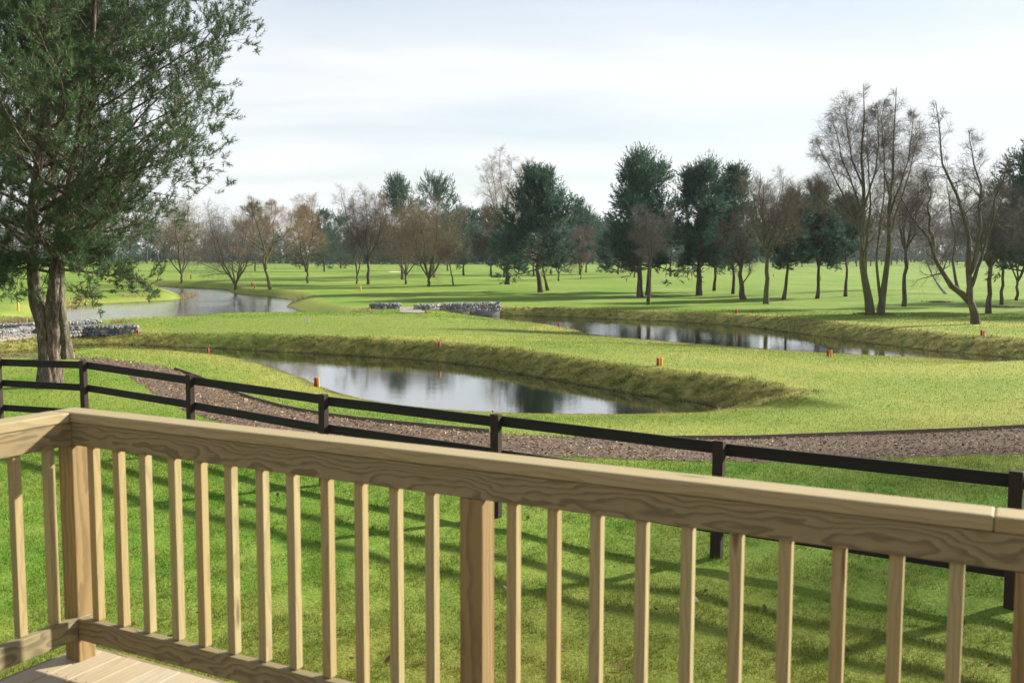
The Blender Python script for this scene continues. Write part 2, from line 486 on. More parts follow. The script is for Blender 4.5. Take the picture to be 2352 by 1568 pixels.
def mat_bark(name, lo, hi, sx=7, sz=1.6, strength=.9, moss=None, mossamt=.0):
    m, t, bs, out = new_mat(name); b = NB(t)
    p = b.pos()
    n1 = b.noise(b.mapping(p, (sx, sx, sz)), 1.0, 6, .65, .6)
    n2 = b.noise(b.mapping(p, (sx * 4, sx * 4, sz * 5)), 1.0, 4, .6)
    h = b.math('ADD', b.math('MULTIPLY', n1, .75), b.math('MULTIPLY', n2, .25))
    col = b.ramp(h, [(.36, (lo[0] * .35, lo[1] * .35, lo[2] * .35)), (.48, lo), (.63, hi)])
    if moss:
        col = b.mix(b.math('MULTIPLY', b.ramp(b.noise(p, 1.7, 3, .5), [(.35, 0.0), (.6, 1.0)]), mossamt), col, moss)
    b.l(col, bs.inputs['Base Color']); bs.inputs['Roughness'].default_value = .92
    bs.inputs['Specular IOR Level'].default_value = .15
    b.bump(h, strength, .05, bs.inputs['Normal'])
    return m
def mat_needles(name, a, c, light):
    m, t, bs, out = new_mat(name); b = NB(t)
    ri = b.n('ShaderNodeNewGeometry').outputs['Random Per Island']
    n = b.ramp(b.noise(b.pos(), 1.1, 3, .6), [(.35, 0.0), (.65, 1.0)])
    col = b.mix(n, a, c)
    col = b.mix(b.ramp(ri, [(.70, 0.0), (1.0, .75)]), col, light)
    leaf_shader(t, bs, out, b, col, .24, .6)
    return m
def mat_plain(name, col, rough=.7, var=.15, scale=6.0, spec=.3, bump=0.0):
    m, t, bs, out = new_mat(name); b = NB(t)
    n = b.noise(b.obj(), scale, 4, .6)
    cc = b.mix(n, tuple(x * (1 - var) for x in col), tuple(min(1, x * (1 + var)) for x in col))
    b.l(cc, bs.inputs['Base Color']); bs.inputs['Roughness'].default_value = rough
    bs.inputs['Specular IOR Level'].default_value = spec
    if bump: b.bump(n, bump, .01, bs.inputs['Normal'])
    return m
def mat_twig(name, a, c, trunkz=None):
    m, t, bs, out = new_mat(name); b = NB(t)
    ri = b.n('ShaderNodeNewGeometry').outputs['Random Per Island']
    b.l(b.mix(ri, a, c), bs.inputs['Base Color']); bs.inputs['Roughness'].default_value = .85
    bs.inputs['Specular IOR Level'].default_value = .15
    return m
def mat_water(name, ripple, scale, col):
    m, t, bs, out = new_mat(name); b = NB(t)
    bs.inputs['Base Color'].default_value = (*col, 1); bs.inputs['Roughness'].default_value = .03
    bs.inputs['IOR'].default_value = 1.42
    p = b.pos()
    h = b.math('ADD', b.noise(b.mapping(p, (1, 2.2, 1), (0, 0, .25)), scale, 3, .55), b.math('MULTIPLY', b.noise(p, scale * .23, 2, .5), 1.4))
    calm = b.ramp(b.noise(p, .11, 2, .5), [(.35, .45), (.65, 1.0)])
    bm_ = b.n('ShaderNodeBump'); bm_.inputs['Strength'].default_value = 1.0; bm_.inputs['Distance'].default_value = ripple
    b.l(b.math('MULTIPLY', h, calm), bm_.inputs['Height'])
    bs.inputs['Specular IOR Level'].default_value = 0.0; bs.inputs['Roughness'].default_value = .4
    gl = b.n('ShaderNodeBsdfGlossy'); gl.inputs['Roughness'].default_value = .02; b.l(bm_.outputs[0], gl.inputs['Normal'])
    fr = b.n('ShaderNodeFresnel'); fr.inputs['IOR'].default_value = 1.45; b.l(bm_.outputs[0], fr.inputs['Normal'])
    mx = b.n('ShaderNodeMixShader'); b.l(b.math('MINIMUM', b.math('MULTIPLY', fr.outputs[0], 1.8), .95), mx.inputs[0])
    b.l(bs.outputs[0], mx.inputs[1]); b.l(gl.outputs[0], mx.inputs[2]); b.l(mx.outputs[0], out.inputs[0])
    return m
def mat_stone():
    m, t, bs, out = new_mat('gabion_stone'); b = NB(t)
    r = b.n('ShaderNodeObjectInfo').outputs['Random']
    col = b.ramp(r, [(0, (.085, .10, .125)), (.3, (.17, .18, .20)), (.55, (.25, .235, .21)), (.8, (.32, .29, .245)), (1, (.13, .145, .17))])
    n = b.noise(b.obj(), 1.6, 4, .6)
    col = b.mix(1.0, col, b.ramp(n, [(.3, .75), (.7, 1.15)]), 'MULTIPLY')
    b.l(col, bs.inputs['Base Color']); bs.inputs['Roughness'].default_value = .8
    b.bump(n, .4, .03, bs.inputs['Normal'])
    return m
M = {}
M['ground'] = mat_ground()
M['grass'] = mat_grass()
M['wood'] = mat_wood('treated_pine', (.225, .188, .098), (.295, .250, .138), (.070, .054, .032), 29, .66, warpa=.12)
M['post_wood'] = mat_wood('treated_pine_post', (.235, .168, .072), (.31, .228, .10), (.11, .070, .031), 16, .6)
M['spindle_wood'] = mat_wood('spindle_pine', (.315, .260, .128), (.405, .342, .180), (.205, .152, .070), 22, .5)
M['deck_wood'] = mat_wood('deck_pine', (.36, .315, .22), (.44, .395, .29), (.25, .19, .115), 18, .5)
M['cap_wood'] = mat_wood('cap_pine', (.300, .250, .134), (.375, .318, .180), (.19, .142, .074), 20, .5)
M['fence'] = mat_wood('creosoted_timber', (.012, .010, .009), (.024, .018, .014), (.007, .006, .005), 14, .6, .75)
M['fence_post'] = mat_wood('creosoted_post', (.026, .017, .012), (.048, .031, .020), (.015, .010, .007), 14, .6, .8)
M['added_lodge_wood'] = mat_wood('added_lodge_cladding', (.06, .045, .032), (.09, .07, .05), (.03, .022, .016), 14, .5, .8)  # kept dark so the added lodge bounces little light onto the railing
M['edging'] = mat_wood('edging_timber', (.15, .125, .09), (.23, .19, .14), (.05, .04, .03), 14, .5, .85)
M['pine_bark'] = mat_bark('pine_bark', (.095, .072, .056), (.25, .195, .155), 13, 3.0, 1.0)
M['pine_bark_far'] = mat_bark('pine_bark_far', (.075, .055, .042), (.15, .115, .085), 5, 1.2, .8)
M['ivy_bark'] = mat_bark('ivied_bark', (.10, .085, .06), (.26, .22, .17), 9, 2.2, 1.0, (.05, .06, .02), .5)
M['alder_bark'] = mat_bark('mossy_bark', (.085, .078, .045), (.15, .135, .085), 4, .8, .6, (.10, .11, .035), .8)
M['bare_bark'] = mat_bark('bare_bark', (.075, .062, .045), (.14, .115, .085), 5, 1.0, .7, (.085, .085, .03), .6)
M['red_bark'] = mat_bark('reddish_bark', (.085, .055, .045), (.15, .10, .08), 5, 1.2, .9)
M['birch_bark'] = mat_bark('birch_bark', (.30, .28, .25), (.55, .52, .48), 3, 4.0, .4)
M['needles_near'] = mat_needles('pine_needles_near', (.048, .088, .040), (.076, .130, .054), (.16, .22, .095))
M['needles'] = mat_needles('pine_needles', (.030, .078, .056), (.050, .110, .070), (.11, .17, .10))
M['needles_warm'] = mat_needles('warm_conifer', (.06, .055, .025), (.10, .085, .035), (.15, .12, .05))
M['needles_dead'] = mat_needles('dead_conifer', (.10, .062, .042), (.14, .09, .06), (.18, .12, .085))
M['ivy'] = mat_needles('ivy_leaves', (.018, .045, .012), (.03, .065, .018), (.09, .14, .05))
M['twig_grey'] = mat_twig('grey_twigs', (0.111, 0.086, 0.065), (0.208, 0.163, 0.124))
M['twig_tan'] = mat_twig('tan_twigs', (.21, .150, .088), (.32, .235, .14))
M['twig_buff'] = mat_twig('buff_twigs', (.15, .115, .075), (.24, .18, .12))
M['twig_purple'] = mat_twig('purple_twigs', (.104, .092, .082), (.180, .160, .142))
M['twig_red'] = mat_twig('red_twigs', (.14, .085, .07), (.20, .135, .115))
M['twig_dark'] = mat_twig('dark_twigs', (0.072, 0.056, 0.047), (0.130, 0.104, 0.085))
M['stone'] = mat_stone()
M['wire'] = mat_plain('galvanised_wire', (.35, .36, .37), .45, .1, 5, .5)
M['fill'] = mat_plain('gabion_fill', (.10, .10, .105), .9, .3, 9)
M['red'] = mat_plain('red_paint', (.32, .012, .014), .55, .12, 14)
M['yellow'] = mat_plain('yellow_paint', (.62, .29, .012), .55, .12, 14)
M['orange'] = mat_plain('orange_paint', (.52, .17, .016), .55, .12, 14)
M['white'] = mat_plain('white_paint', (.78, .79, .79), .5, .05, 6)
M['grey_print'] = mat_plain('grey_print', (.20, .22, .22), .6, .05, 6)
M['grey_metal'] = mat_plain('grey_metal', (.22, .23, .23), .5, .1, 6)
M['pale_wood'] = mat_plain('weathered_wood', (.42, .39, .31), .8, .2, 8)
M['gravel'] = mat_plain('gravel', (.27, .235, .20), .95, .35, 26, .1, .8)
M['sand'] = mat_plain('bunker_sand', (.50, .43, .31), .95, .12, 3, .1, .4)
M['reed'] = mat_needles('dry_reeds', (.30, .22, .11), (.40, .31, .17), (.48, .40, .25))
M['screw'] = mat_plain('screw_metal', (.10, .09, .08), .5, .1, 6)
M['leaf_litter'] = mat_needles('leaf_litter', (.10, .055, .028), (.16, .09, .045), (.22, .14, .08))
def mat_chips():
    m, t, bs, out = new_mat('bark_chips'); b = NB(t)
    ri = b.n('ShaderNodeNewGeometry').outputs['Random Per Island']
    b.l(b.ramp(ri, [(0, (.062, .040, .025)), (.35, (.138, .088, .054)), (.7, (.245, .165, .102)), (.9, (.38, .275, .17)), (1, (.54, .43, .30))]), bs.inputs['Base Color'])
    bs.inputs['Roughness'].default_value = .85; bs.inputs['Specular IOR Level'].default_value = .2
    return m
M['chips'] = mat_chips()
def mat_path():
    m, t, bs, out = new_mat('bark_path'); b = NB(t); p = b.pos()
    n = b.noise(b.mapping(p, (22, 40, 22)), 1.0, 5, .75)
    col = b.ramp(n, [(.3, (.038, .025, .017)), (.5, (.105, .068, .044)), (.66, (.18, .118, .074)), (.78, (.30, .20, .14))])
    b.l(col, bs.inputs['Base Color']); bs.inputs['Roughness'].default_value = .95
    b.bump(n, .8, .03, bs.inputs['Normal'])
    return m
M['path'] = mat_path()
M['pond'] = mat_water('pond_water', .0011, 7.0, (.020, .024, .014))
M['pond2'] = mat_water('far_pond_water', .0030, 5.0, (.022, .026, .016))
M['lake'] = mat_water('lake_water', .014, 3.6, (.030, .038, .042))

# ================================================================== GROUND
def set_attr(me, name, vals):
    a = me.attributes.new(name, 'FLOAT', 'POINT'); a.data.foreach_set('value', np.ascontiguousarray(vals, np.float32))
def lawn_attrs(x, y, bank, dmin):
    r = np.hypot(x, y)
    # mown putting surface on the peninsula, drier grass along its edges and under the deck side of the fence
    g = on_plane(np.array([330, 480, 640, 860, 1130, 1290, 1240, 1000, 700, 450]), np.array([755, 733, 724, 725, 735, 752, 768, 772, 775, 770]), -.15)[:, :2]
    d, _ = edge_dist(g, np.zeros(len(g)), x, y); ins = inside(g, x, y)
    green = np.where(ins, sstep(0, 1.2, d), 0) * .85
    tee = on_plane(np.array([1480, 1620, 1790, 1700, 1540]), np.array([645, 640, 638, 633, 634]), -.2)[:, :2]
    green = np.maximum(green, .7 * sstep(6, 0, np.where(inside(tee, x, y), 0, edge_dist(tee, np.zeros(5), x, y)[0])))
    dry = .55 * sstep(3.4, .4, dmin) * (dmin > -1) * (r > 15) + .40 * sstep(8.8, 6.2, r) * (.55 + .45 * wnoise(x, y, 2.6, 4)) + .16 * wnoise(x, y, 7.5, 10)
    dry = dry - .48 * sstep(3, -6, x) * sstep(30, 18, y) + (.30 + .34 * wnoise(x, y, 9, 17) + .22 * sstep(2, 9, x)) * sstep(12, 17, y) * sstep(62, 45, y) + (.02 + .22 * wnoise(x, y, 21, 7)) * sstep(60, 80, y)
    bare = .9 * sstep(11.5, 7.0, r)
    return np.clip(green, 0, 1), np.clip(dry, 0, 1), bare
ang_f = np.linspace(R_(-32), R_(32), 340)
ang_c = np.linspace(R_(34), R_(326), 50)[1:-1]
angs = np.concatenate([ang_f, ang_c])
rad = np.concatenate([np.geomspace(.6, 13, 40)[:-1], np.geomspace(13, 75, 250)[:-1], np.geomspace(75, 125, 45)[:-1], np.geomspace(125, 900, 34)])
A, RR = np.meshgrid(angs, rad)
X = (RR * np.sin(A)).ravel(); Y = (RR * np.cos(A)).ravel()
H, BK, DM = terrain(X, Y, True)
na, nr = len(angs), len(rad)
i, j = np.meshgrid(np.arange(nr - 1), np.arange(na), indexing='ij')
F4 = np.stack([i * na + j, i * na + (j + 1) % na, (i + 1) * na + (j + 1) % na, (i + 1) * na + j], -1).reshape(-1, 4)[:, ::-1]
Vg = np.concatenate([np.stack([X, Y, H], 1), [[0, 0, 0.0]]])
F3 = np.stack([np.full(na, len(Vg) - 1), (np.arange(na) + 1) % na, np.arange(na)], 1)
me = np_mesh('ground', Vg, [F4, F3])
gr, dr, br = lawn_attrs(X, Y, BK, DM)
for nm, v in (('bank', BK), ('green', gr), ('dry', dr), ('bare', br)):
    set_attr(me, nm, np.append(v, 0))
ground = tag(link_mesh('ground', me, M['ground'], smooth=True), 'green golf course turf with mown lawns and rough grassy pond banks', 'ground', kind='structure')

def flat_sheet(name, poly, z, mat, label, cat):
    import bmesh
    bm = bmesh.new()
    vs = [bm.verts.new((p[0], p[1], z)) for p in poly]
    f = bm.faces.new(vs)
    if f.normal.z < 0: f.normal_flip()
    bmesh.ops.triangulate(bm, faces=[f])
    me = bpy.data.meshes.new(name); bm.to_mesh(me); bm.free()
    return tag(link_mesh(name, me, mat), label, cat, kind='structure')
def grown(poly, d):
    """polygon pushed outwards a little so the sheet runs under the bank"""
    n = len(poly); a = np.roll(poly, 1, 0); c = np.roll(poly, -1, 0)
    t = c - a; nn = np.stack([t[:, 1], -t[:, 0]], 1); nn /= np.linalg.norm(nn, axis=1, keepdims=True) + 1e-9
    area = np.sum(poly[:, 0] * np.roll(poly[:, 1], -1) - np.roll(poly[:, 0], -1) * poly[:, 1])
    return poly + nn * d * (1 if area > 0 else -1)
for (poly, bw), nm, mt, lb in zip(ponds, ('pond', 'pond', 'lake'), ('pond', 'pond2', 'lake'),
        ('calm pond in front reflecting sky and trees', 'narrow pond behind the peninsula reflecting tree trunks', 'rippled blue grey lake at the left beyond the green')):
    flat_sheet(nm, grown(poly, .25), WATER, M[mt], lb, 'water')

# ------------------------------------------------------------------ bark path
far_e = [(-160,797),(-60,800),(0,802),(80,805),(167,809),(267,813),(333,817),(400,826),(450,839),(500,857),(550,879),(600,897),(640,912),(700,930),(758,944),(851,962),(940,974),(1056,985),(1125,992),
         (1230,998),(1340,1003),(1473,1007),(1607,1008),(1718,1007),(1878,1001),(2065,994),(2253,986),(2352,980),(2480,972),(2620,963)]
near_e = [(-160,806),(-60,809),(0,812),(90,812),(163,816),(215,822),(267,831),(300,850),(333,876),(367,902),(400,922),(440,943),(500,966),(560,981),(640,997),(760,1013),(900,1027),(1050,1036),(1163,1043),(1340,1050),
          (1518,1056),(1629,1060),(1760,1061),(1880,1059),(1971,1056),(2140,1049),(2352,1041),(2480,1035),(2620,1027)]
FE = on_plane(*np.array(far_e, float).T, 0.0)[:, :2]; NE = on_plane(*np.array(near_e, float).T, 0.0)[:, :2]
def resample(P, n):
    d = np.concatenate([[0], np.cumsum(np.linalg.norm(np.diff(P, axis=0), axis=1))])
    # smooth interpolation (Catmull-Rom style via cubic Hermite)
    s = np.linspace(0, d[-1], n); m = np.gradient(P, d, axis=0)
    k = np.clip(np.searchsorted(d, s) - 1, 0, len(d) - 2); h = d[k + 1] - d[k]; t = ((s - d[k]) / h)[:, None]; h = h[:, None]
    return (2*t**3-3*t**2+1)*P[k] + (t**3-2*t**2+t)*h*m[k] + (-2*t**3+3*t**2)*P[k+1] + (t**3-t**2)*h*m[k+1]
NP_ = 170; NW = 9
FE2 = resample(FE, NP_); NE2 = resample(NE, NP_)
_e = np.random.default_rng(9); FE2 = FE2 + _e.normal(size=FE2.shape) * .035; NE2 = NE2 + _e.normal(size=NE2.shape) * .05
# pair up near and far edges by nearest parameter
PATH_POLY = np.concatenate([FE2, NE2[::-1]])
tt = np.linspace(0, 1, NW)[None, :, None]
# use index pairing from the shared control points so the strip does not skew
FEc, NEc = FE2, NE2
PG = FEc[:, None] * (1 - tt) + NEc[:, None] * tt
pv = PG.reshape(-1, 2)
pz = terrain(pv[:, 0], pv[:, 1]) + .004 + np.where((np.arange(len(pv)) % NW == 0) | (np.arange(len(pv)) % NW == NW - 1), 0, .012)
i, j = np.meshgrid(np.arange(NP_ - 1), np.arange(NW - 1), indexing='ij')
PF = np.stack([i * NW + j, i * NW + j + 1, (i + 1) * NW + j + 1, (i + 1) * NW + j], -1).reshape(-1, 4)
tag(link_mesh('path', np_mesh('path', np.column_stack([pv, pz]), [PF]), M['path'], smooth=True), 'winding footpath of brown bark chippings', 'path', kind='structure')
def on_path(x, y): return inside(PATH_POLY, x, y)
rng = np.random.default_rng(11)
n = 230000
a_ = rng.uniform(R_(-32), R_(33), n); r_ = np.exp(rng.uniform(math.log(11), math.log(36), n))
cx = r_ * np.sin(a_); cy = r_ * np.cos(a_)
k = on_path(cx, cy); cx, cy, r_ = cx[k], cy[k], r_[k]
n = len(cx); cz = terrain(cx, cy) + rng.uniform(.012, .035, n)
th = rng.uniform(0, PI, n); tl = rng.normal(0, .35, n); tl2 = rng.normal(0, .4, n)
L_ = rng.uniform(.010, .034, n) * (.6 + r_ / 28); W_ = L_ * rng.uniform(.2, .45, n)
u = np.stack([np.cos(th) * np.cos(tl), np.sin(th) * np.cos(tl), np.sin(tl)], 1)
v = np.stack([-np.sin(th) * np.cos(tl2), np.cos(th) * np.cos(tl2), np.sin(tl2)], 1)
c = np.stack([cx, cy, cz], 1)
Vc = np.stack([c - u * L_[:, None], c + v * W_[:, None], c + u * L_[:, None], c - v * W_[:, None]], 1).reshape(-1, 3)
Fc = np.arange(n * 4).reshape(-1, 4)
tag(link_mesh('bark_chippings', np_mesh('bark_chippings', Vc, [Fc]), M['chips']), 'loose brown bark chippings covering the footpath', 'bark chippings', kind='stuff')

# ------------------------------------------------------------------ timber edging
def edging(pts, z0, label, n):
    P = resample(pts, n)
    b0 = np.array([P[n // 2][0], P[n // 2][1], 0])
    e = empty('path_edging', b0, label, 'edging')
    for q in range(n - 1):
        p, s = P[q], P[q + 1]
        zp = float(terrain(np.array([p[0]]), np.array([p[1]]))[0]) + z0; zs = float(terrain(np.array([s[0]]), np.array([s[1]]))[0]) + z0
        dv = (s - p) * .004
        beam('board', (p[0] + dv[0], p[1] + dv[1], zp), (s[0] - dv[0], s[1] - dv[1], zs), .025, .12, M['edging'], e, base=b0, bev=.003)
edging(FE[7:19], .012, 'low timber edging board along the path edge behind the left and middle fence posts', 16)
edging(FE[20:], .010, 'low timber edging board along the far path edge at the right', 9)

# ================================================================== GRASS BLADES
def blades(name, x, y, hgt, wid, lean, label, cat, rng, seg2=False):
    h, bk, dm = terrain(x, y, True)
    n = len(x)
    th = rng.uniform(0, 2 * PI, n); ph = rng.uniform(0, 2 * PI, n)
    base = np.stack([x, y, h - .003], 1)
    ln = lean * np.abs(rng.normal(0, 1, n)) + .12
    tipd = np.stack([np.cos(ph) * np.sin(ln), np.sin(ph) * np.sin(ln), np.cos(ln)], 1)
    s = np.stack([np.cos(th), np.sin(th), np.zeros(n)], 1) * (wid / 2)[:, None]
    if not seg2:
        V = np.stack([base - s, base + s, base + tipd * hgt[:, None]], 1).reshape(-1, 3); F = np.arange(n * 3).reshape(-1, 3); per = 3; FF = [F]
    else:
        ln2 = ln + .55; tip2 = np.stack([np.cos(ph) * np.sin(ln2), np.sin(ph) * np.sin(ln2), np.cos(ln2)], 1)
        mid = base + tipd * (hgt * .55)[:, None]
        V = np.stack([base - s, base + s, mid + s * .8, mid - s * .8, mid + tip2 * (hgt * .55)[:, None]], 1).reshape(-1, 3)
        b = np.arange(n)[:, None] * 5; per = 5
        FF = [b + np.array([[0, 1, 2, 3]]), b + np.array([[3, 2, 4]])]
    me = np_mesh(name, V, FF)
    gr, dr, br = lawn_attrs(x, y, bk, dm)
    for nm, vv in (('bank', bk), ('green', gr), ('dry', dr), ('bare', br)):
        set_attr(me, nm, np.repeat(vv, per))
    return tag(link_mesh(name, me, M['grass']), label, cat, kind='stuff')
def scatter(n, a0, a1, r0, r1, rng):
    a = rng.uniform(a0, a1, n); r = np.exp(rng.uniform(math.log(r0), math.log(r1), n))
    return r * np.sin(a), r * np.cos(a), r
rng = np.random.default_rng(21)
x, y, r = scatter(440000, R_(-33), R_(33), 4.6, 17.5, rng)
cl = .5 + .5 * wnoise(x, y, .55, 2) * .8 + .3 * wnoise(x, y, .23, 8)
k = ~on_path(x, y) & (rng.random(len(x)) < np.clip(cl + .35, .15, 1))
x, y, r, cl = x[k], y[k], r[k], cl[k]
hg = (.022 + .0022 * r) * rng.uniform(.5, 1.25, len(x)) * (.65 + .6 * np.clip(cl, 0, 1))
blades('lawn_grass', x, y, hg, (.0022 + .00050 * r) * rng.uniform(.7, 1.3, len(x)), .75, 'short sunlit lawn grass between the deck and the path', 'grass', rng)
x, y, r = scatter(420000, R_(-32), R_(32), 14.5, 62, rng)
h_, bk_, dm_ = terrain(x, y, True)
k = ~on_path(x, y) & (dm_ > .03) & (bk_ < .5)
x, y, r = x[k], y[k], r[k]
hg = (.020 + .0009 * r) * rng.uniform(.4, 1.2, len(x)); hg = hg * (1 - .6 * lawn_attrs(x, y, 0, np.full(len(x), 50.))[0])
blades('course_grass', x, y, hg, (.0020 + .00052 * r) * rng.uniform(.7, 1.3, len(x)), .7, 'mown grass of the golf course beyond the path', 'grass', rng)
x, y, r = scatter(900000, R_(-32), R_(32), 19, 78, rng)
h_, bk_, dm_ = terrain(x, y, True)
k = (dm_ > -.08) & (bk_ > .30) & (rng.random(len(x)) < bk_ * (.45 + .55 * np.clip(wnoise(x, y, .8, 5) + .5, 0, 1)))
x, y, r = x[k], y[k], r[k]
if len(x) > 78000:
    x, y, r = x[:78000], y[:78000], r[:78000]
hg = (.044 + .0011 * r) * rng.uniform(.4, 1.4, len(x)) * (.45 + .95 * np.clip(wnoise(x, y, .75, 14) + .45, 0, 1.2))
blades('rough_grass', x, y, hg, (.005 + .00060 * r) * rng.uniform(.7, 1.5, len(x)), 1.15, 'long tufted straw coloured grass on the steep pond banks', 'grass', rng, True)

# ================================================================== DECK AND RAILING
ZD = EYE - 1.78
ZC = ZD + 1.10
A0 = on_plane(171, 934, ZC); B0 = on_plane(2352, 1169, ZC)
U = Vector((B0 - A0)).normalized()                 # along the long rail, to the right
Nn = Vector((-U.y * -1, -U.x, 0))                  # towards the camera side (left rail direction)
Nn = Vector((U.y, -U.x, 0)).normalized()
OR = Vector(A0)
def rp(s, t, z): return OR + U * s + Nn * t + Vector((0, 0, z - OR.z))
LONG = 7.0; LEFT = 4.5
rail_base = rp(0.05, 0.05, ZD)
rail = empty('deck_railing', rail_base, 'new pale softwood railing with square spindles round the deck corner', 'railing')
CW, CT, BW, BH = .112, .043, .042, .098
# cap boards: split where the joint shows, mitred look at the corner by butting
def rail_x(px, py_hint, t):
    """distance along the long rail at which a vertical line at t projects to column px"""
    lo, hi = -1.0, LONG + 4
    d = ray(px, py_hint)
    # plane through the eye containing the pixel ray and the vertical: solve for s
    nx, ny = d[1], -d[0]
    o = OR + Nn * t
    return float((nx * (0 - o.x) + ny * (0 - o.y)) / (nx * U.x + ny * U.y))
def rail_y(px, py_hint, s):
    d = ray(px, py_hint); nx, ny = d[1], -d[0]; o = OR + U * s
    return float((nx * (0 - o.x) + ny * (0 - o.y)) / (nx * Nn.x + ny * Nn.y))
sj = rail_x(2281, 1230, CW)
beam('cap_board', rp(CW * .0 + .001, CW / 2, ZC - CT / 2), rp(sj, CW / 2, ZC - CT / 2), CW, CT, M['cap_wood'], rail, bev=.006, base=rail_base)
beam('cap_board', rp(sj + .001, CW / 2, ZC - CT / 2 - .0005), rp(LONG, CW / 2, ZC - CT / 2 - .001), CW, CT, M['cap_wood'], rail, bev=.006, base=rail_base)
beam('cap_board', rp(CW / 2, CW + .002, ZC - CT / 2), rp(CW / 2, LEFT, ZC - CT / 2), CW, CT, M['cap_wood'], rail, bev=.006, base=rail_base)
t_b = CW - .005 - BW / 2                           # centre of the top beam, just inside the cap's inner edge
zb = ZC - CT - BH / 2 - .001
beam('top_rail', rp(CW - .005 + .001, t_b, zb), rp(LONG, t_b, zb), BW, BH, M['wood'], rail, bev=.004, base=rail_base)
beam('top_rail', rp(t_b, t_b - BW / 2, zb), rp(t_b, LEFT, zb), BW, BH, M['wood'], rail, bev=.004, base=rail_base)
ZL0, ZL1 = ZD + .105, ZD + .20
zl = (ZL0 + ZL1) / 2
t_l = t_b + .006
beam('bottom_rail', rp(t_l + BW / 2 + .001, t_l, zl), rp(LONG, t_l, zl), BW, ZL1 - ZL0, M['wood'], rail, bev=.004, base=rail_base)
beam('bottom_rail', rp(t_l, -.03, zl), rp(t_l, LEFT, zl), BW, ZL1 - ZL0, M['wood'], rail, bev=.004, base=rail_base)
SP = .037
t_s = t_b - BW / 2 + .012                           # spindles stand against the back of the rails
t_sp = t_b - .012
PS = .088
def post(s, t):
    beam('post', rp(s, t, -.02), rp(s, t, ZC - CT - .004), PS, PS, M['post_wood'], rail, up=tuple(Nn), bev=.005, base=rail_base)
def spindle(s, t):
    beam('spindle', rp(s, t, ZL1 + .001), rp(s, t, zb - BH / 2 - .001), SP, SP, M['spindle_wood'], rail, up=tuple(Nn), bev=.0025, base=rail_base)
tp = t_b - BW / 2 - PS / 2 + .004
# corner post sits outside both rails
def inner_post(s):
    z1 = zb - BH / 2 - .001
    beam('post', rp(s, t_b - .024, -.02), rp(s, t_b - .024, z1), PS, PS, M['post_wood'], rail, up=tuple(Nn), bev=.005, base=rail_base)
cs = t_b - .024
beam('post', rp(cs, cs, ZL1 * 0 - .02), rp(cs, cs, zb - BH / 2 - .001), PS, PS, M['post_wood'], rail, up=tuple(Nn), bev=.005, base=rail_base)
for px in (224, 281, 341, 407, 467, 535, 606, 676, 754, 831, 911, 993, 1180, 1273, 1371, 1475, 1580, 1692, 1805, 1928, 2060, 2199):
    spindle(rail_x(px, 1300, t_sp), t_sp)
pp = rail_x(1096, 1300, t_b - .024); inner_post(pp)
pp2 = rail_x(2372, 1400, t_b - .024); inner_post(pp2)
gap = .118
for q in range(1, 18):
    s = pp2 + PS / 2 + .10 + q * gap - gap * .4
    if s < LONG: spindle(s, t_sp)
for px in (118, 40):
    spindle(t_sp, rail_y(px, 1250, t_sp))
tl0 = rail_y(40, 1250, t_sp); tl1 = rail_y(118, 1250, t_sp); dstep = tl0 - tl1
q = 1
while tl0 + q * dstep < LEFT - .1:
    if q % 12 == 9: beam('post', rp(t_b - .024, tl0 + q * dstep, -.02), rp(t_b - .024, tl0 + q * dstep, zb - BH / 2 - .001), PS, PS, M['post_wood'], rail, up=tuple(Nn), bev=.005, base=rail_base)
    else: spindle(t_sp, tl0 + q * dstep)
    q += 1
# deck floor: boards run with the left rail, screwed near their ends
deck_base = rp(LONG / 2, LEFT / 2, 0)
deck = empty('deck', deck_base, 'raised timber deck floor of pale boards under the railing', 'deck')
PW = .120
q = 0
s = -.03
scr = Acc()
while s < LONG:
    beam('plank', rp(s + PW / 2, -.03, ZD - .014), rp(s + PW / 2, LEFT, ZD - .014), PW - .004, .028, M['deck_wood'], deck, bev=.003, base=deck_base)
    for ds in (.03, PW - .03):
        c = rp(s + ds, CW + .12, ZD + .0006) - deck_base
        th = np.arange(8) * PI / 4
        scr.add(np.stack([c.x + .0045 * np.cos(th), c.y + .0045 * np.sin(th), np.full(8, c.z)], 1), np.arange(8)[None, :])
    s += PW; q += 1
o = link_mesh('screw_heads', scr.mesh('screw_heads'), M['screw'], deck); o['kind'] = 'stuff'
beam('fascia_board', rp(-.03, -.045, ZD - .10), rp(LONG, -.045, ZD - .10), .026, .19, M['wood'], deck, base=deck_base)
beam('fascia_board', rp(-.045, -.03, ZD - .10), rp(-.045, LEFT, ZD - .10), .026, .19, M['wood'], deck, base=deck_base)
for s in np.arange(.4, LONG, .45):
    beam('joist', rp(s, 0, ZD - .11), rp(s, LEFT, ZD - .11), .045, .15, M['wood'], deck, base=deck_base)
for s in (1.6, 3.4, 5.2, 6.9):
    for t in (1.5, 3.2):
        beam('support_post', rp(s + .25, t, -.02), rp(s + .25, t, ZD - .19), .09, .09, M['post_wood'], deck, up=tuple(Nn), base=deck_base)

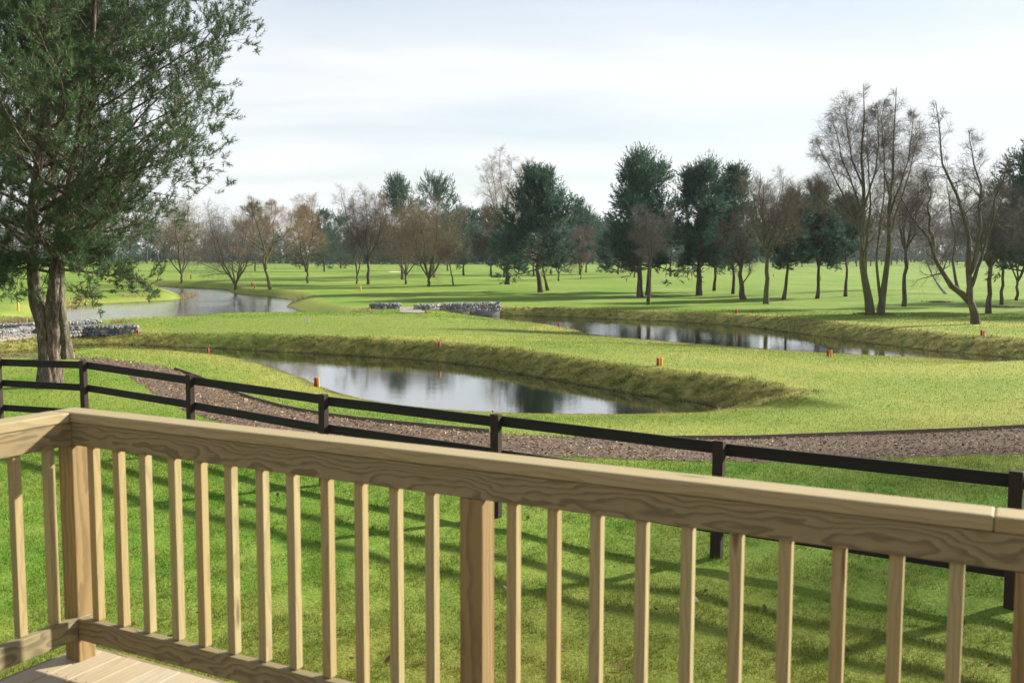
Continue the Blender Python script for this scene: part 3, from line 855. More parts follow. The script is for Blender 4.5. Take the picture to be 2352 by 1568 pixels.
# unseen dark lodge added behind the camera to block sky light from the railing
wl_a, wl_b = rp(-1.2, LEFT + .06, 0), rp(LONG + 2.0, LEFT + .06, 0)
lodge_base = rp(LONG / 2, LEFT + .06, 0)
lodge = empty('added_lodge', lodge_base, 'unseen dark timber lodge added behind the camera to block sky light', 'lodge')
for q in range(21):
    z0 = .25 + q * .165
    beam('cladding_board', rp(-1.2, LEFT + .10 + .004 * (q % 2), z0), rp(LONG + 2.0, LEFT + .10 + .004 * (q % 2), z0), .045, .16, M['added_lodge_wood'], lodge, base=lodge_base)
beam('wall', rp(-1.15, LEFT + .24, 1.85), rp(LONG + 1.95, LEFT + .24, 1.85), .20, 3.7, M['added_lodge_wood'], lodge, base=lodge_base)
beam('roof', rp(-1.8, LEFT + 1.2, 4.2), rp(LONG + 2.6, LEFT + 1.2, 4.2), 3.4, .16, M['added_lodge_wood'], lodge, up=tuple(Vector((0, 0, 1)) - Nn * .45), base=lodge_base)

# ================================================================== BLACK FENCE
fence_px = [(-260, 965), (0, 976), (197, 989), (440, 1041), (745, 1113), (1140, 1188), (1645, 1283), (2321, 1398)]
FP = [on_plane(px, py, 0.0) for px, py in fence_px]
dl = FP[-1] - FP[-2]; FP.append(FP[-1] + dl); FP.append(FP[-1] + dl)
fb = Vector(FP[5]); fb.z = 0
fence = empty('post_and_rail_fence', fb, 'dark brown post and three rail timber fence crossing the lawn in front of the path', 'fence')
FH = 1.265; FPW = .115
for q, p in enumerate(FP):
    nx = Vector(FP[min(q + 1, len(FP) - 1)] - FP[max(q - 1, 0)]).normalized()
    nrm = Vector((-nx.y, nx.x, 0))
    tilt = (.006 * math.sin(q * 2.3), .008 * math.cos(q * 1.7))
    beam('post', (p[0], p[1], -.05), (p[0] + tilt[0], p[1] + tilt[1], FH + .012 * math.sin(q * 3.1)), FPW, FPW * .8, M['fence_post'], fence, up=tuple(nrm), bev=.008, base=fb)
for q in range(len(FP) - 1):
    a = Vector(FP[q]); b = Vector(FP[q + 1]); d = (b - a).normalized(); nrm = Vector((-d.y, d.x, 0))
    if nrm.y < 0: nrm = -nrm
    off = nrm * (FPW * .4 + .012)
    for zt, hh in ((FH - .035, .125), (FH - .435, .12), (.38, .115)):
        w0 = .010 * math.sin(q * 4.1 + zt * 5); w1 = .010 * math.sin(q * 2.9 + zt * 3 + 1)
        beam('rail', a + off + d * .003 + Vector((0, 0, zt - hh / 2 + w0)), b + off - d * .003 + Vector((0, 0, zt - hh / 2 + w1)), .038, hh, M['fence'], fence, bev=.006, base=fb)

# ================================================================== TREES
def wander(pts, m, rng, amp):
    """smooth curve through the given points with a little crookedness"""
    P = np.array(pts, float); d = np.concatenate([[0], np.cumsum(np.linalg.norm(np.diff(P, axis=0), axis=1))])
    s = np.linspace(0, d[-1], m); mm = np.gradient(P, d, axis=0)
    k = np.clip(np.searchsorted(d, s) - 1, 0, len(d) - 2); h = d[k + 1] - d[k]; t = ((s - d[k]) / h)[:, None]; h = h[:, None]
    Q = (2*t**3-3*t**2+1)*P[k] + (t**3-2*t**2+t)*h*mm[k] + (-2*t**3+3*t**2)*P[k+1] + (t**3-t**2)*h*mm[k+1]
    ph = rng.uniform(0, 2 * PI, 4); f = s / d[-1] * 2 * PI
    env = np.sin(np.linspace(0, PI, m)) ** .5
    Q[:, 0] += amp * env * (np.sin(f * 1.6 + ph[0]) + .5 * np.sin(f * 3.7 + ph[1]))
    Q[:, 1] += amp * env * (np.sin(f * 1.4 + ph[2]) + .5 * np.sin(f * 3.1 + ph[3]))
    return Q
def taper(m, r0, r1, flare=.5):
    t = np.linspace(0, 1, m)
    return (r0 + (r1 - r0) * t ** .85) * (1 + flare * np.exp(-t * m * .55))
def rough(V, amp, rng, f=6.0):
    a = rng.normal(size=(4, 3)) * f; p = rng.uniform(0, 6, 4)
    return V + (sum(np.sin(V @ a[k] + p[k]) for k in range(4)) * amp / 4)[:, None] * rng.normal(size=3)
def needle_tris(p, d, L, K, nl, nw, rng, spread=.75):
    """bottle brush shoots: K needles around every shoot axis"""
    N = len(p); pi = np.repeat(np.arange(N), K)
    s = (np.tile(np.arange(K), N) + rng.random(N * K)) / K
    b = p[pi] + d[pi] * (L[pi] * s)[:, None]
    q = rperp(d[pi], rng)
    ph = spread * (1.15 - .65 * s) + .12 * rng.normal(size=N * K)
    nd = np.cos(ph)[:, None] * d[pi] + np.sin(ph)[:, None] * q
    side = np.cross(nd, rperp(nd, rng)) * (nw / 2)
    tip = b + nd * (nl * (.8 + .4 * rng.random(N * K)))[:, None]
    V = np.stack([b - side, b + side, tip], 1).reshape(-1, 3)
    return V, np.arange(N * K * 3).reshape(-1, 3)
def tree_parts(root, wood, bark, crown, cmat, cname='crown', twig=None, tmat=None):
    t = link_mesh('trunk', wood.mesh('trunk'), bark, root, smooth=True)
    if twig is not None and twig.n: link_mesh('branches', twig.mesh('branches'), tmat, root)
    if crown is not None and crown.n: link_mesh(cname, crown.mesh(cname), cmat, root)

def pine(px, py, ytop, hw, label, seed, cb=.30, stems=None, tr=.13, lean=0.0, group=None, mat='needles', bark='pine_bark_far', limbs=46, shoots=5,
         K=9, droop=0.0, skew=0.0, top=.35, base=None, sub=7, name='pine_tree', cat='pine tree', dens=1.0, nl=.25, nw=.076, sL=.50, peak=.32):
    rng = np.random.default_rng(seed)
    p0 = place(px, py) if base is None else np.array(base)
    k = px_m(p0); H = (py - ytop) * k; W = hw * k
    root = empty(name, p0 - np.array([0, 0, .06]), label, cat, group)
    cb *= .84; hw *= 1.18
    wood = Acc(); crown = Acc()
    auto = stems is None
    if auto:
        stems = [[(0, 0, 0), (lean * .3 * H, 0, H * .25), (lean * .6 * H, rng.normal() * .02 * H, H * .55), (lean * H, 0, H * .885)]]
    SPs, SRs = [], []
    for si, st in enumerate(stems):
        Q = wander(np.array(st) * (1 if auto else k), 14, rng, .010 * H); Rr = taper(14, tr * (1 if si == 0 else .75), .018, .45)
        SPs.append(Q); SRs.append(Rr)
    SPa, SRa = np.stack(SPs), np.stack(SRs)
    V, F = tubes(SPa, SRa, 9); wood.add(rough(V, .03, rng, 5), F)
    def prof(z):
        u = np.clip((z - cb * H) / (H * (1 - cb)), 0, 1)
        lo = .82 + .18 * np.clip(u / peak, 0, 1); hi = 1 - (1 - top) * np.clip((u - peak) / (1 - peak), 0, 1) ** 1.5
        return W * 1.08 * np.where(u < peak, lo, hi)
    n = max(6, int(limbs * dens / len(stems)))
    tz = [np.interp(cb * H, SPa[i][:, 2], np.linspace(0, 1, 14)) for i in range(len(stems))]
    t0 = float(np.mean(tz))
    # limbs
    P1, R1, L1, pi = grow(SPa, SRa, n, t0, .97, lambda t: R_(84) - R_(52) * np.clip((t - t0) / (1 - t0), 0, 1) ** 1.3, .20, lambda t, q: prof(SPa[q, 0, 2] + t * H) * (.95 + .0 * t), 8, .05 - droop, .10, .42, rng, .22, lv=.85)
    V, F = tubes(P1, R1, 4); wood.add(V, F)
    P2, R2, L2, pi2 = grow(P1, R1, sub, .30, 1.0, R_(48), .22, lambda t, q: L1[q] * (.46 - .20 * t) + .2, 4, .10 - droop * .6, .10, .5, rng, .3, flat=.35)
    V, F = spikes(P2[:, 0], P2[:, 2], R2[:, 0]); wood.add(V, F)
    N2 = len(P2); pi3 = np.repeat(np.arange(N2), shoots)
    t = .25 + .75 * rng.random(N2 * shoots)
    p, T, r = at_t(P2[pi3], R2[pi3], t)
    d = T * .75 + rng.normal(size=T.shape) * .42 + np.array([0, 0, .42])
    d /= np.linalg.norm(d, axis=1, keepdims=True)
    # leader shoots at the limb ends
    e = P1[:, -1]; de = P1[:, -1] - P1[:, -2] + np.array([0, 0, .12]); de /= np.linalg.norm(de, axis=1, keepdims=True)
    top_p = np.concatenate([SPa[:, -1]] + [SPa[:, -1] - np.array([0, 0, .3 * q_]) for q_ in (1, 2)]); 
    td = np.tile(np.array([[0, 0, 1.0]]), (len(top_p), 1)) + rng.normal(size=(len(top_p), 3)) * .25; td /= np.linalg.norm(td, axis=1, keepdims=True)
    p = np.concatenate([p, e, top_p]); d = np.concatenate([d, de, td])
    if skew: p[:, 0] += skew * k * np.clip((p[:, 2] - cb * H) / (H * (1 - cb)), 0, 1)
    L = sL * (.7 + .6 * rng.random(len(p))) * (1 + .9 * np.clip(p[:, 2] / H - .62, 0, .3) / .3)
    d[:, 2] += 1.6 * np.clip(p[:, 2] / H - .7, 0, .3); d /= np.linalg.norm(d, axis=1, keepdims=True)
    V, F = needle_tris(p, d, L, K, nl, nw, rng, .85); crown.add(V, F)
    tree_parts(root, wood, M[bark], crown, M[mat])
    return root

def bare(px, py, ytop, hw, label, seed, fork=.22, stems=4, tr=.11, spread=.55, style='vase', twig='twig_grey', bark='bare_bark', lean=0.0, group=None,
         k1=11, k2=6, k3=5, k4=3, tw=.006, L1f=.74, base=None, custom=None, name='bare_tree', cat='tree', weep=0.0, crook=.012, a1=50, twl=1.0, lowb=.18, up1=.055, twf=.155):
    rng = np.random.default_rng(seed)
    p0 = place(px, py) if base is None else np.array(base)
    k1 = int(k1 * 1.2); hw = hw * (1.3 if custom is None else 1.1)
    k = px_m(p0); H = (py - ytop) * k; W = hw * k
    root = empty(name, p0 - np.array([0, 0, .06]), label, cat, group)
    wood = Acc(); br = Acc(); crown = Acc()
    fz = fork * H
    SP, SR = [], []
    if custom is not None:
        for st, r0 in custom:
            SP.append(wander(np.array(st) * k, 14, rng, crook * H)); SR.append(taper(14, r0, .014, .35))
        Sx = None
    else:
        fx = lean * fz
        if stems > 1 or style == 'vase':
            T = wander([(0, 0, 0), (fx * .5, 0, fz * .5), (fx, 0, fz * 1.02)], 8, rng, crook * H * .5)
            V, F = tubes(T[None], taper(8, tr, tr * .8, .45)[None], 9); wood.add(rough(V, .025, rng, 6), F)
        for s in range(stems):
            az = 2 * PI * (s + rng.uniform(-.3, .3)) / stems + seed
            rr = W * spread * rng.uniform(.5, 1.1) * (0 if stems == 1 else 1)
            ht = H * rng.uniform(.80, .98) if s else H * .98
            if s == 0: rr *= .35
            ex, ey = rr * math.cos(az), rr * math.sin(az)
            st = [(fx, 0, fz), (fx + ex * .45, ey * .45, fz + (ht - fz) * .33), (fx + ex * .8, ey * .8, fz + (ht - fz) * .66), (fx + ex + lean * (ht - fz) * .2, ey, ht)]
            if stems == 1 and style != 'vase': st = [(0, 0, 0), (fx * .6, 0, fz), (fx, 0, H * .5), (fx * .8, 0, ht)]
            SP.append(wander(st, 14, rng, crook * H)); SR.append(taper(14, tr * (.72 if stems > 1 else 1) * rng.uniform(.7, 1), .012, 0 if stems > 1 else .4))
    SP, SR = np.stack(SP), np.stack(SR)
    V, F = tubes(SP, SR, 8); wood.add(rough(V, .02, rng, 6), F)
    top_z = SP[:, :, 2].max()
    def l1(t, q):
        return W * L1f * ((1.2 - 1.08 * t) if custom is not None else (1.15 - .80 * t))
    P1, R1, L1, _ = grow(SP, SR, k1, lowb, .97, R_(a1), .2, l1, 7, up1 - weep * .5, .13, .36 if custom is not None else .5, rng, .2)
    V, F = tubes(P1, R1, 4); wood.add(V, F)
    twk = max(tw, k * twf)
    P2, R2, L2, _ = grow(P1, R1, k2 + 1, .12, 1, R_(46), .24, lambda t, q: L1[q] * (.60 - .25 * t) * twl, 4, .045 - weep, .14, .6, rng, .35)
    R2 = np.maximum(R2, twk * .8)
    V, F = tubes(P2, R2, 3); crown.add(V, F)
    P3, R3, L3, _ = grow(P2, R2, k3, .1, 1, R_(42), .28, lambda t, q: L2[q] * (.62 - .2 * t) + .15, 3, .03 - weep * 1.3, .18, .7, rng, .4)
    V, F = spikes(P3[:, 0], P3[:, 1], np.full(len(P3), twk * .6)); crown.add(V, F)
    V, F = slivers(P3[:, 1] - (P3[:, 1] - P3[:, 0]) * .3, P3[:, 2], np.full(len(P3), twk * .7), rng); crown.add(V, F)
    P4, R4, L4, _ = grow(P3, R3, k4 + 3, .05, 1, R_(36), .3, lambda t, q: L3[q] * .62 + .12, 2, .02 - weep * 1.5, .2, .8, rng, .4)
    V, F = slivers(P4[:, 0], P4[:, 1], np.full(len(P4), twk * .62), rng); crown.add(V, F)
    tree_parts(root, wood, M[bark], crown, M[twig], 'crown', br, M[bark] if style == 'mossy' else M[twig])
    return root

# ------------------------------------------------------------------ the big pines at the left
def big_pine(px, py, stems, radii, label, seed, limbs, prof, bark, zc, kk=7, low=3):
    rng = np.random.default_rng(seed)
    p0 = place(px, py); k = px_m(p0)
    root = empty('pine_tree', p0 - np.array([0, 0, .05]), label, 'pine tree', 'tall pines by the fence at the left')
    wood = Acc(); limb = Acc(); crown = Acc()
    m = 64
    SP = np.stack([wander(np.array([(a * k, b * k, c * k) for a, b, c in st]), m, rng, .035) for st in stems])
    SR = []
    for r0, r1 in radii:
        t = np.linspace(0, 1, m); zz = np.linspace(0, 1, m)
        SR.append((r0 + (r1 - r0) * t ** .8) * (1 + .75 * np.exp(-t * 26)))
    SR = np.stack(SR)
    sides = 26
    V, F = tubes(SP, SR, sides)
    # plated bark: deep vertical ridges and burrs in the geometry itself
    Vr = V.reshape(len(SP), m, sides, 3); ctr = SP[:, :, None, :]; rv = Vr - ctr
    th = np.arange(sides) * 2 * PI / sides; z = SP[:, :, 2]
    rid = np.zeros((len(SP), m, sides))
    for q in range(9):
        f = [3, 5, 7, 9, 11, 13, 4, 8, 15][q]; rid += np.sin(f * th[None, None, :] + rng.uniform(0, 6) + np.sin(z[:, :, None] * rng.uniform(.8, 3.2) + rng.uniform(0, 6)) * 1.5) / (3 + .55 * q)
    lumps = np.zeros_like(rid)
    for q in range(7):
        zc_, tc, s_ = rng.uniform(.2, 3.0), rng.uniform(0, 2 * PI), rng.uniform(.10, .22)
        lumps += .28 * np.exp(-((z[:, :, None] - zc_) / s_) ** 2 - (np.angle(np.exp(1j * (th - tc)))[None, None, :] / .5) ** 2)
    Vr = ctr + rv * (1 + .115 * rid + lumps + .03 * rng.normal(size=rid.shape))[..., None]
    wood.add(Vr.reshape(-1, 3), F)
    P1s = []
    P0, R0 = SP[:, ::4], SR[:, ::4]
    tz = zc / SP[:, -1, 2].mean()
    P1, R1, L1, pi = grow(P0, R0, limbs, tz, .985, R_(68), .20, lambda t, q: prof(P0[q, 0, 2] + t * (P0[q, -1, 2])), 10, .050, .085, .46, rng, .16)
    # lowest limbs hang down
    Pl, Rl, Ll, _ = grow(P0, R0, low, tz * .96, tz * 1.22, R_(86), .15, lambda t, q: 1.2 + .9 * rng.random(len(t)), 10, -.04, .10, .40, rng, .16)
    P1 = np.concatenate([P1, Pl]); R1 = np.concatenate([R1, Rl]); L1 = np.concatenate([L1, Ll])
    V, F = tubes(P1, R1, 6); limb.add(V, F)
    P2, R2, L2, _ = grow(P1, R1, 10, .15, 1, R_(46), .22, lambda t, q: L1[q] * (.44 - .24 * t) + .25, 6, .045, .10, .5, rng, .25, flat=.3)
    V, F = tubes(P2, R2, 4); limb.add(V, F)
    P3, R3, L3, _ = grow(P2, R2, 5, .12, 1, R_(44), .22, lambda t, q: L2[q] * (.40 - .18 * t) + .16, 4, .07, .12, .6, rng, .4)
    V, F = spikes(P3[:, 0], P3[:, 2], np.full(len(P3), .007)); limb.add(V, F)
    N3 = len(P3); sh = 4; pi3 = np.repeat(np.arange(N3), sh)
    t = .15 + .8 * rng.random(N3 * sh)
    p, T, r = at_t(P3[pi3], R3[pi3], t)
    d = T * .6 + rng.normal(size=T.shape) * .42 + np.array([0, 0, .55]); d /= np.linalg.norm(d, axis=1, keepdims=True)
    ends = np.concatenate([P3[:, -1], P2[:, -1], P1[:, -1]]); de = np.concatenate([P3[:, -1] - P3[:, -2], P2[:, -1] - P2[:, -2], P1[:, -1] - P1[:, -2]])
    de /= np.linalg.norm(de, axis=1, keepdims=True); de = de + np.array([0, 0, .6]) + rng.normal(size=de.shape) * .12; de /= np.linalg.norm(de, axis=1, keepdims=True)
    p = np.concatenate([p, ends - de * .10]); d = np.concatenate([d, de])
    L = .20 * (.6 + .8 * rng.random(len(p)))
    V, F = needle_tris(p, d, L, 17, .105, .0175, rng, 1.02); crown.add(V, F)
    V, F = slivers(p - d * .03, p + d * L[:, None], np.full(len(p), .006), rng); limb.add(V, F)
    link_mesh('trunk', wood.mesh('trunk'), M[bark], root, smooth=True)
    o = link_mesh('branches', limb.mesh('branches'), M['pine_bark'], root, smooth=True); o['kind'] = 'stuff'
    link_mesh('crown', crown.mesh('crown'), M['needles_near'], root)
    # cones
    cn = Acc(); sel = rng.random(len(P2)) < .45; cp = P2[sel, 3] + rng.normal(size=(sel.sum(), 3)) * .03
    for c in cp:
        a = rng.normal(size=3); a[2] -= .8; a /= np.linalg.norm(a)
        Pc = np.stack([c + a * s_ for s_ in (0, .012, .03, .05, .062)])[None]; Vc, Fc = tubes(Pc, np.array([[.006, .020, .024, .016, .004]]), 6); cn.add(Vc, Fc)
    o = link_mesh('cones', cn.mesh('cones'), M['red_bark'], root); o['kind'] = 'stuff'
    return root, SP, SR
def prof_main(z):
    return np.interp(z, [2.4, 3.0, 4.0, 5.2, 6.4, 7.5, 9.0, 10.5, 12.0, 13.0], [1.4, 2.5, 3.9, 5.1, 5.0, 3.4, 2.1, 1.6, 1.1, .6])
st1 = [[(-3, 0, -4), (-2, 0, 90), (-11, 2, 165), (-25, 2, 225), (-28, 4, 285), (-20, 0, 380), (6, -6, 520), (25, 5, 720), (48, 10, 930), (60, 0, 1120)],
       [(10, 2, -4), (12, 2, 90), (16, 0, 165), (22, -2, 225), (30, 0, 285), (48, 6, 390), (80, 10, 540), (112, 5, 700), (138, 0, 860), (150, 0, 1010)]]
r1 = [(.185, .035), (.165, .03)]
big_pine(110, 887, st1, r1, 'large pine with a forked grey trunk just behind the fence at the left', 3, 34, prof_main, 'pine_bark', 3.05)
st2 = [[(2, 0, -4), (-2, 0, 60), (-6, 0, 130), (-3, 3, 200), (0, 0, 280), (-20, 10, 420), (-40, 20, 620), (-50, 10, 860)]]
def prof_2(z):
    return np.interp(z, [2.4, 3.2, 4.5, 6.0, 8.0, 10.0, 11.5], [1.4, 2.6, 3.6, 3.8, 3.2, 2.2, .8])
root2, SP2, SR2 = big_pine(150, 823, st2, [(.165, .04)], 'slimmer pine with ivy up its trunk close behind the forked pine', 8, 44, prof_2, 'ivy_bark', 3.3)
rng = np.random.default_rng(77)
n = 2600
zi = rng.uniform(.0, 1, n) ** 1.3 * .34; th = rng.normal(PI * .95, .75, n)
p, T, r = at_t(np.repeat(SP2, n, 0), np.repeat(SR2, n, 0), zi)
rad_ = r * rng.uniform(1.0, 1.35, n)
c = p + np.stack([np.cos(th) * rad_, np.sin(th) * rad_ * -1, np.zeros(n)], 1)
s = rng.uniform(.018, .04, n)[:, None]; a = rng.normal(size=(n, 3)); a /= np.linalg.norm(a, axis=1, keepdims=True); bb = np.cross(a, rng.normal(size=(n, 3))); bb /= np.linalg.norm(bb, axis=1, keepdims=True)
Vi = np.stack([c - a * s, c + bb * s * .8, c + a * s, c - bb * s * .8], 1).reshape(-1, 3)
o = link_mesh('ivy', np_mesh('ivy', Vi, [np.arange(n * 4).reshape(-1, 4)]), M['ivy'], root2); o['kind'] = 'stuff'

# ------------------------------------------------------------------ willows and bare trees left of centre
GW = 'bare willows by the lake'; GB = 'bare trees on the course'; GP = 'pines on the course'
bare(418, 662, 478, 75, 'multi stemmed willow standing on the far lake bank half behind the big pine branch', 31, fork=.10, stems=5, tr=.14, spread=.7, twig='twig_buff', weep=.02, group=GW, name='willow_tree', cat='willow')
bare(541, 672, 497, 92, 'multi stemmed brown willow leaning over the lake edge with many splayed stems', 32, fork=.06, stems=8, tr=.15, spread=.75, twig='twig_purple', weep=.05, group=GW, k1=9, name='willow_tree', cat='willow')
bare(621, 681, 462, 80, 'tan twisted willow with a bent trunk at the right end of the lake', 33, twig='twig_tan', weep=.06, group=GW, k1=9, k2=7, k3=6, name='willow_tree', cat='willow', bark='alder_bark', lowb=.34,
     custom=[([(0, 0, -2), (-3, 0, 25), (-13, 1, 60), (-15, 0, 95), (-22, -4, 135), (-34, 2, 175), (-40, 0, 214)], .14),
             ([(-9, 0, 48), (-6, 2, 72), (4, 3, 100), (10, -4, 135), (18, -6, 175), (14, 0, 205)], .10),
             ([(-15, 0, 78), (6, -8, 98), (30, -6, 118), (48, 0, 150), (56, 4, 180)], .075),
             ([(-15, 0, 90), (-40, 5, 112), (-58, 3, 130), (-72, 0, 160)], .07),
             ([(-14, 0, 90), (-10, 14, 130), (-2, 24, 170), (0, 24, 200)], .07)])
bare(706, 650, 452, 58, 'forked tan willow on the slope between the twisted willow and the dark hedge', 34, fork=.13, stems=4, tr=.12, spread=.7, twig='twig_tan', weep=.03, group=GW, name='willow_tree', cat='willow', k1=12)
bare(820, 652, 470, 52, 'dark multi stemmed bare tree, left of a close pair right of the dark hedge', 35, fork=.10, stems=5, tr=.10, spread=.8, twig='twig_dark', group=GB)
bare(846, 653, 432, 66, 'tall thin topped bare tree, right of a close pair beside the dark evergreen', 36, fork=.24, stems=6, tr=.15, spread=.7, twig='twig_grey', group=GB)
bare(932, 653, 478, 66, 'many stemmed grey bare tree standing just left of the vase shaped buff one', 37, fork=.12, stems=6, tr=.11, spread=.8, twig='twig_buff', group=GB, k2=7)
bare(985, 657, 458, 72, 'dense vase shaped buff bare tree with a fan of pale stems below the pine tops', 38, fork=.09, stems=9, tr=.15, spread=.85, twig='twig_buff', bark='alder_bark', group=GB, k1=9, k2=7, k3=6)
bare(1042, 656, 565, 26, 'thin leaning bare sapling with an ivied stem right of the vase shaped tree', 39, fork=.5, stems=3, tr=.07, twig='twig_dark', lean=-.18, group=GB, k1=8, k2=5)
bare(1158, 637, 342, 80, 'tallest pale brown bare poplar rising behind the central pine', 40, fork=.22, stems=6, tr=.16, spread=.6, twig='twig_tan', group=GB, k1=14, a1=36, L1f=.5, name='poplar_tree', cat='poplar')
pine(1128, 634, 478, 44, 'rusty brown dead conifer in front of the tall poplar', 41, cb=.25, mat='needles_dead', group='conifers on the course', name='conifer_tree', cat='conifer', dens=.7)
# ------------------------------------------------------------------ pines, left half
pine(924, 642, 414, 52, 'dark pine behind the grey bare trees, left of two pine tops', 51, cb=.38, group=GP, top=.5)
pine(997, 637, 416, 56, 'dark pine behind the vase shaped bare tree, right of two pine tops', 52, cb=.36, group=GP, top=.5)
pine(1065, 632, 482, 52, 'lower green pine filling the gap right of the two pine tops', 53, cb=.18, group=GP, top=.3)
pine(1028, 622, 500, 42, 'small green pine low behind the thin leaning sapling', 54, cb=.15, group=GP)
pine(586, 622, 460, 46, 'pointed olive conifer poking up behind the twisted willow', 55, cb=.12, mat='needles_warm', top=.12, group='conifers on the course', name='conifer_tree', cat='conifer')
pine(702, 625, 470, 38, 'olive conifer behind the forked tan willow', 56, cb=.12, mat='needles_warm', top=.12, group='conifers on the course', name='conifer_tree', cat='conifer')
pine(745, 624, 478, 42, 'narrow dark conifer just right of the forked tan willow', 57, cb=.08, top=.12, group='conifers on the course', name='conifer_tree', cat='conifer')
pine(783, 616, 500, 44, 'broad dark evergreen clipped to the ground beside the close pair of bare trees', 58, cb=.02, top=.4, group='conifers on the course', name='evergreen_tree', cat='evergreen', limbs=60)
# central pine
pine(1242, 671, 398, 92, 'big central pine with a leaning dark trunk beyond the far stone wall', 61, cb=.22, tr=.20, group=GP, limbs=88, shoots=6, top=.25, peak=.12, sub=8,
     stems=[[(0, 0, -2), (-3, 0, 25), (-6, 1, 60), (4, 0, 110), (2, 0, 170), (-8, 2, 240)]])
bare(1259, 667, 560, 34, 'pale bent bare trunk with an ivy foot beside the central pine', 62, twig='twig_tan', bark='alder_bark', group=GB, k1=6, k2=4, k3=4,
     custom=[([(0, 0, -2), (-4, 0, 20), (-12, 0, 45), (-10, 0, 70), (-14, 0, 105)], .17)])
pine(1165, 653, 560, 40, 'short lopped pine with a thick pale trunk left of the central pine', 63, cb=.46, tr=.24, group=GP, dens=.7)
pine(1226, 634, 470, 44, 'dark trunked pine behind the foot of the central pine', 64, cb=.22, group=GP)
bare(1283, 645, 560, 34, 'small forked bushy tree right of the central pine trunks', 65, fork=.2, stems=3, tr=.10, twig='twig_buff', group=GB)
pine(1332, 631, 470, 44, 'dark pine between the central pine and the tall pine group, left of two trunks', 66, cb=.25, group=GP)
pine(1346, 626, 486, 38, 'dark pine between the central pine and the tall pine group, right of two trunks', 67, cb=.25, group=GP)
bare(1334, 640, 520, 28, 'reddish drooping bare bush in front of the two dark trunks', 68, fork=.12, stems=5, tr=.06, spread=.7, twig='twig_red', weep=.08, group=GB, name='bare_bush', cat='bush')
pine(1420, 630, 520, 40, 'low pine spreading to the ground at the left foot of the tall pine group', 69, cb=.06, group=GP)
# tall pine group
pine(1470, 682, 368, 76, 'tallest pine of the right hand group with a straight dark trunk', 71, cb=.22, tr=.21, group=GP, limbs=78, shoots=6, top=.42, peak=.3)
pine(1489, 678, 384, 60, 'ivied pine hard against the tallest pine of the group', 72, cb=.28, tr=.20, group=GP, limbs=48, top=.5, peak=.4)
bare(1490, 700, 478, 42, 'slim vase shaped bare tree standing in front of the tallest pine', 73, twf=.12, fork=.40, stems=6, tr=.10, spread=.75, twig='twig_purple', group=GB, k1=8)
pine(1606, 679, 378, 62, 'pine with a split reddish trunk, second of the tall pine group', 74, cb=.26, tr=.23, group=GP, limbs=72, shoots=6, top=.45, peak=.3)
pine(1683, 675, 386, 52, 'pine with a thin straight trunk at the right of the tall pine group', 75, cb=.24, tr=.12, group=GP, limbs=60, top=.4)
pine(1640, 668, 420, 50, 'pine crown filling behind the split trunk pine', 76, cb=.22, tr=.12, group=GP, top=.4)
bare(1708, 688, 425, 56, 'bare tree with a crooked thick reddish trunk right of the tall pines', 77, twig='twig_dark', bark='red_bark', group=GB, k1=10,
     custom=[([(0, 0, -2), (-6, 0, 30), (-12, 0, 55), (-8, 0, 90), (-18, 0, 140), (-34, 4, 200)], .21), ([(-9, 0, 85), (8, 4, 130), (22, 0, 190), (30, 0, 240)], .12), ([(-10, 0, 80), (-34, -6, 120), (-52, 0, 175)], .10)])
bare(1760, 698, 392, 68, 'round bare tree with an upright mossy trunk before the row of small pines', 78, fork=.34, stems=8, tr=.16, spread=.8, twig='twig_grey', bark='alder_bark', group=GB, k1=10, style='mossy')
pine(1799, 688, 440, 40, 'small pine with a leaning trunk, first of the row right of the round bare tree', 79, cb=.34, tr=.13, lean=.10, group=GP, top=.25)
pine(1877, 686, 428, 44, 'small spiky topped pine with a bumpy trunk, second of the row', 80, cb=.36, tr=.13, group=GP, top=.25)
bare(1880, 672, 470, 48, 'brown bare tree behind the spiky topped small pine', 81, fork=.3, stems=5, tr=.10, spread=.8, twig='twig_purple', group=GB)
pine(1942, 681, 446, 44, 'small pine with a straight knobbly trunk, third of the row beside the alders', 82, cb=.38, tr=.12, group=GP, top=.2)
# alders
bare(2000, 722, 196, 120, 'tallest bare alder, left of the twin alders above the far pond', 83, twig='twig_grey', bark='alder_bark', style='mossy', crook=.004, group='twin alders', name='alder_tree', cat='alder', k1=18, k2=5, k3=4, a1=42, L1f=.72, tw=.007, lowb=.26, up1=.03, twf=.12,
     custom=[([(0, 0, -3), (-10, 0, 50), (-20, 2, 110), (-24, 0, 170), (-26, 0, 260), (-34, 0, 360), (-30, 0, 450), (-34, 0, 522)], .22),
             ([(-16, 3, 70), (-14, 4, 120), (-10, 4, 200), (-14, 2, 300), (-22, 0, 420)], .10),
             ([(-23, 0, 170), (-48, 6, 230), (-84, 8, 300), (-122, 6, 372), (-140, 0, 400)], .075),
             ([(-24, 0, 210), (-46, -8, 270), (-80, -10, 360), (-104, -8, 440)], .07),
             ([(-25, 0, 240), (-10, -10, 310), (0, -14, 400), (-8, -10, 478)], .07),
             ([(-24, 0, 190), (-60, 14, 225), (-110, 16, 262), (-150, 10, 300)], .06),
             ([(-27, 0, 290), (-48, 10, 350), (-66, 10, 430), (-70, 6, 490)], .055)])
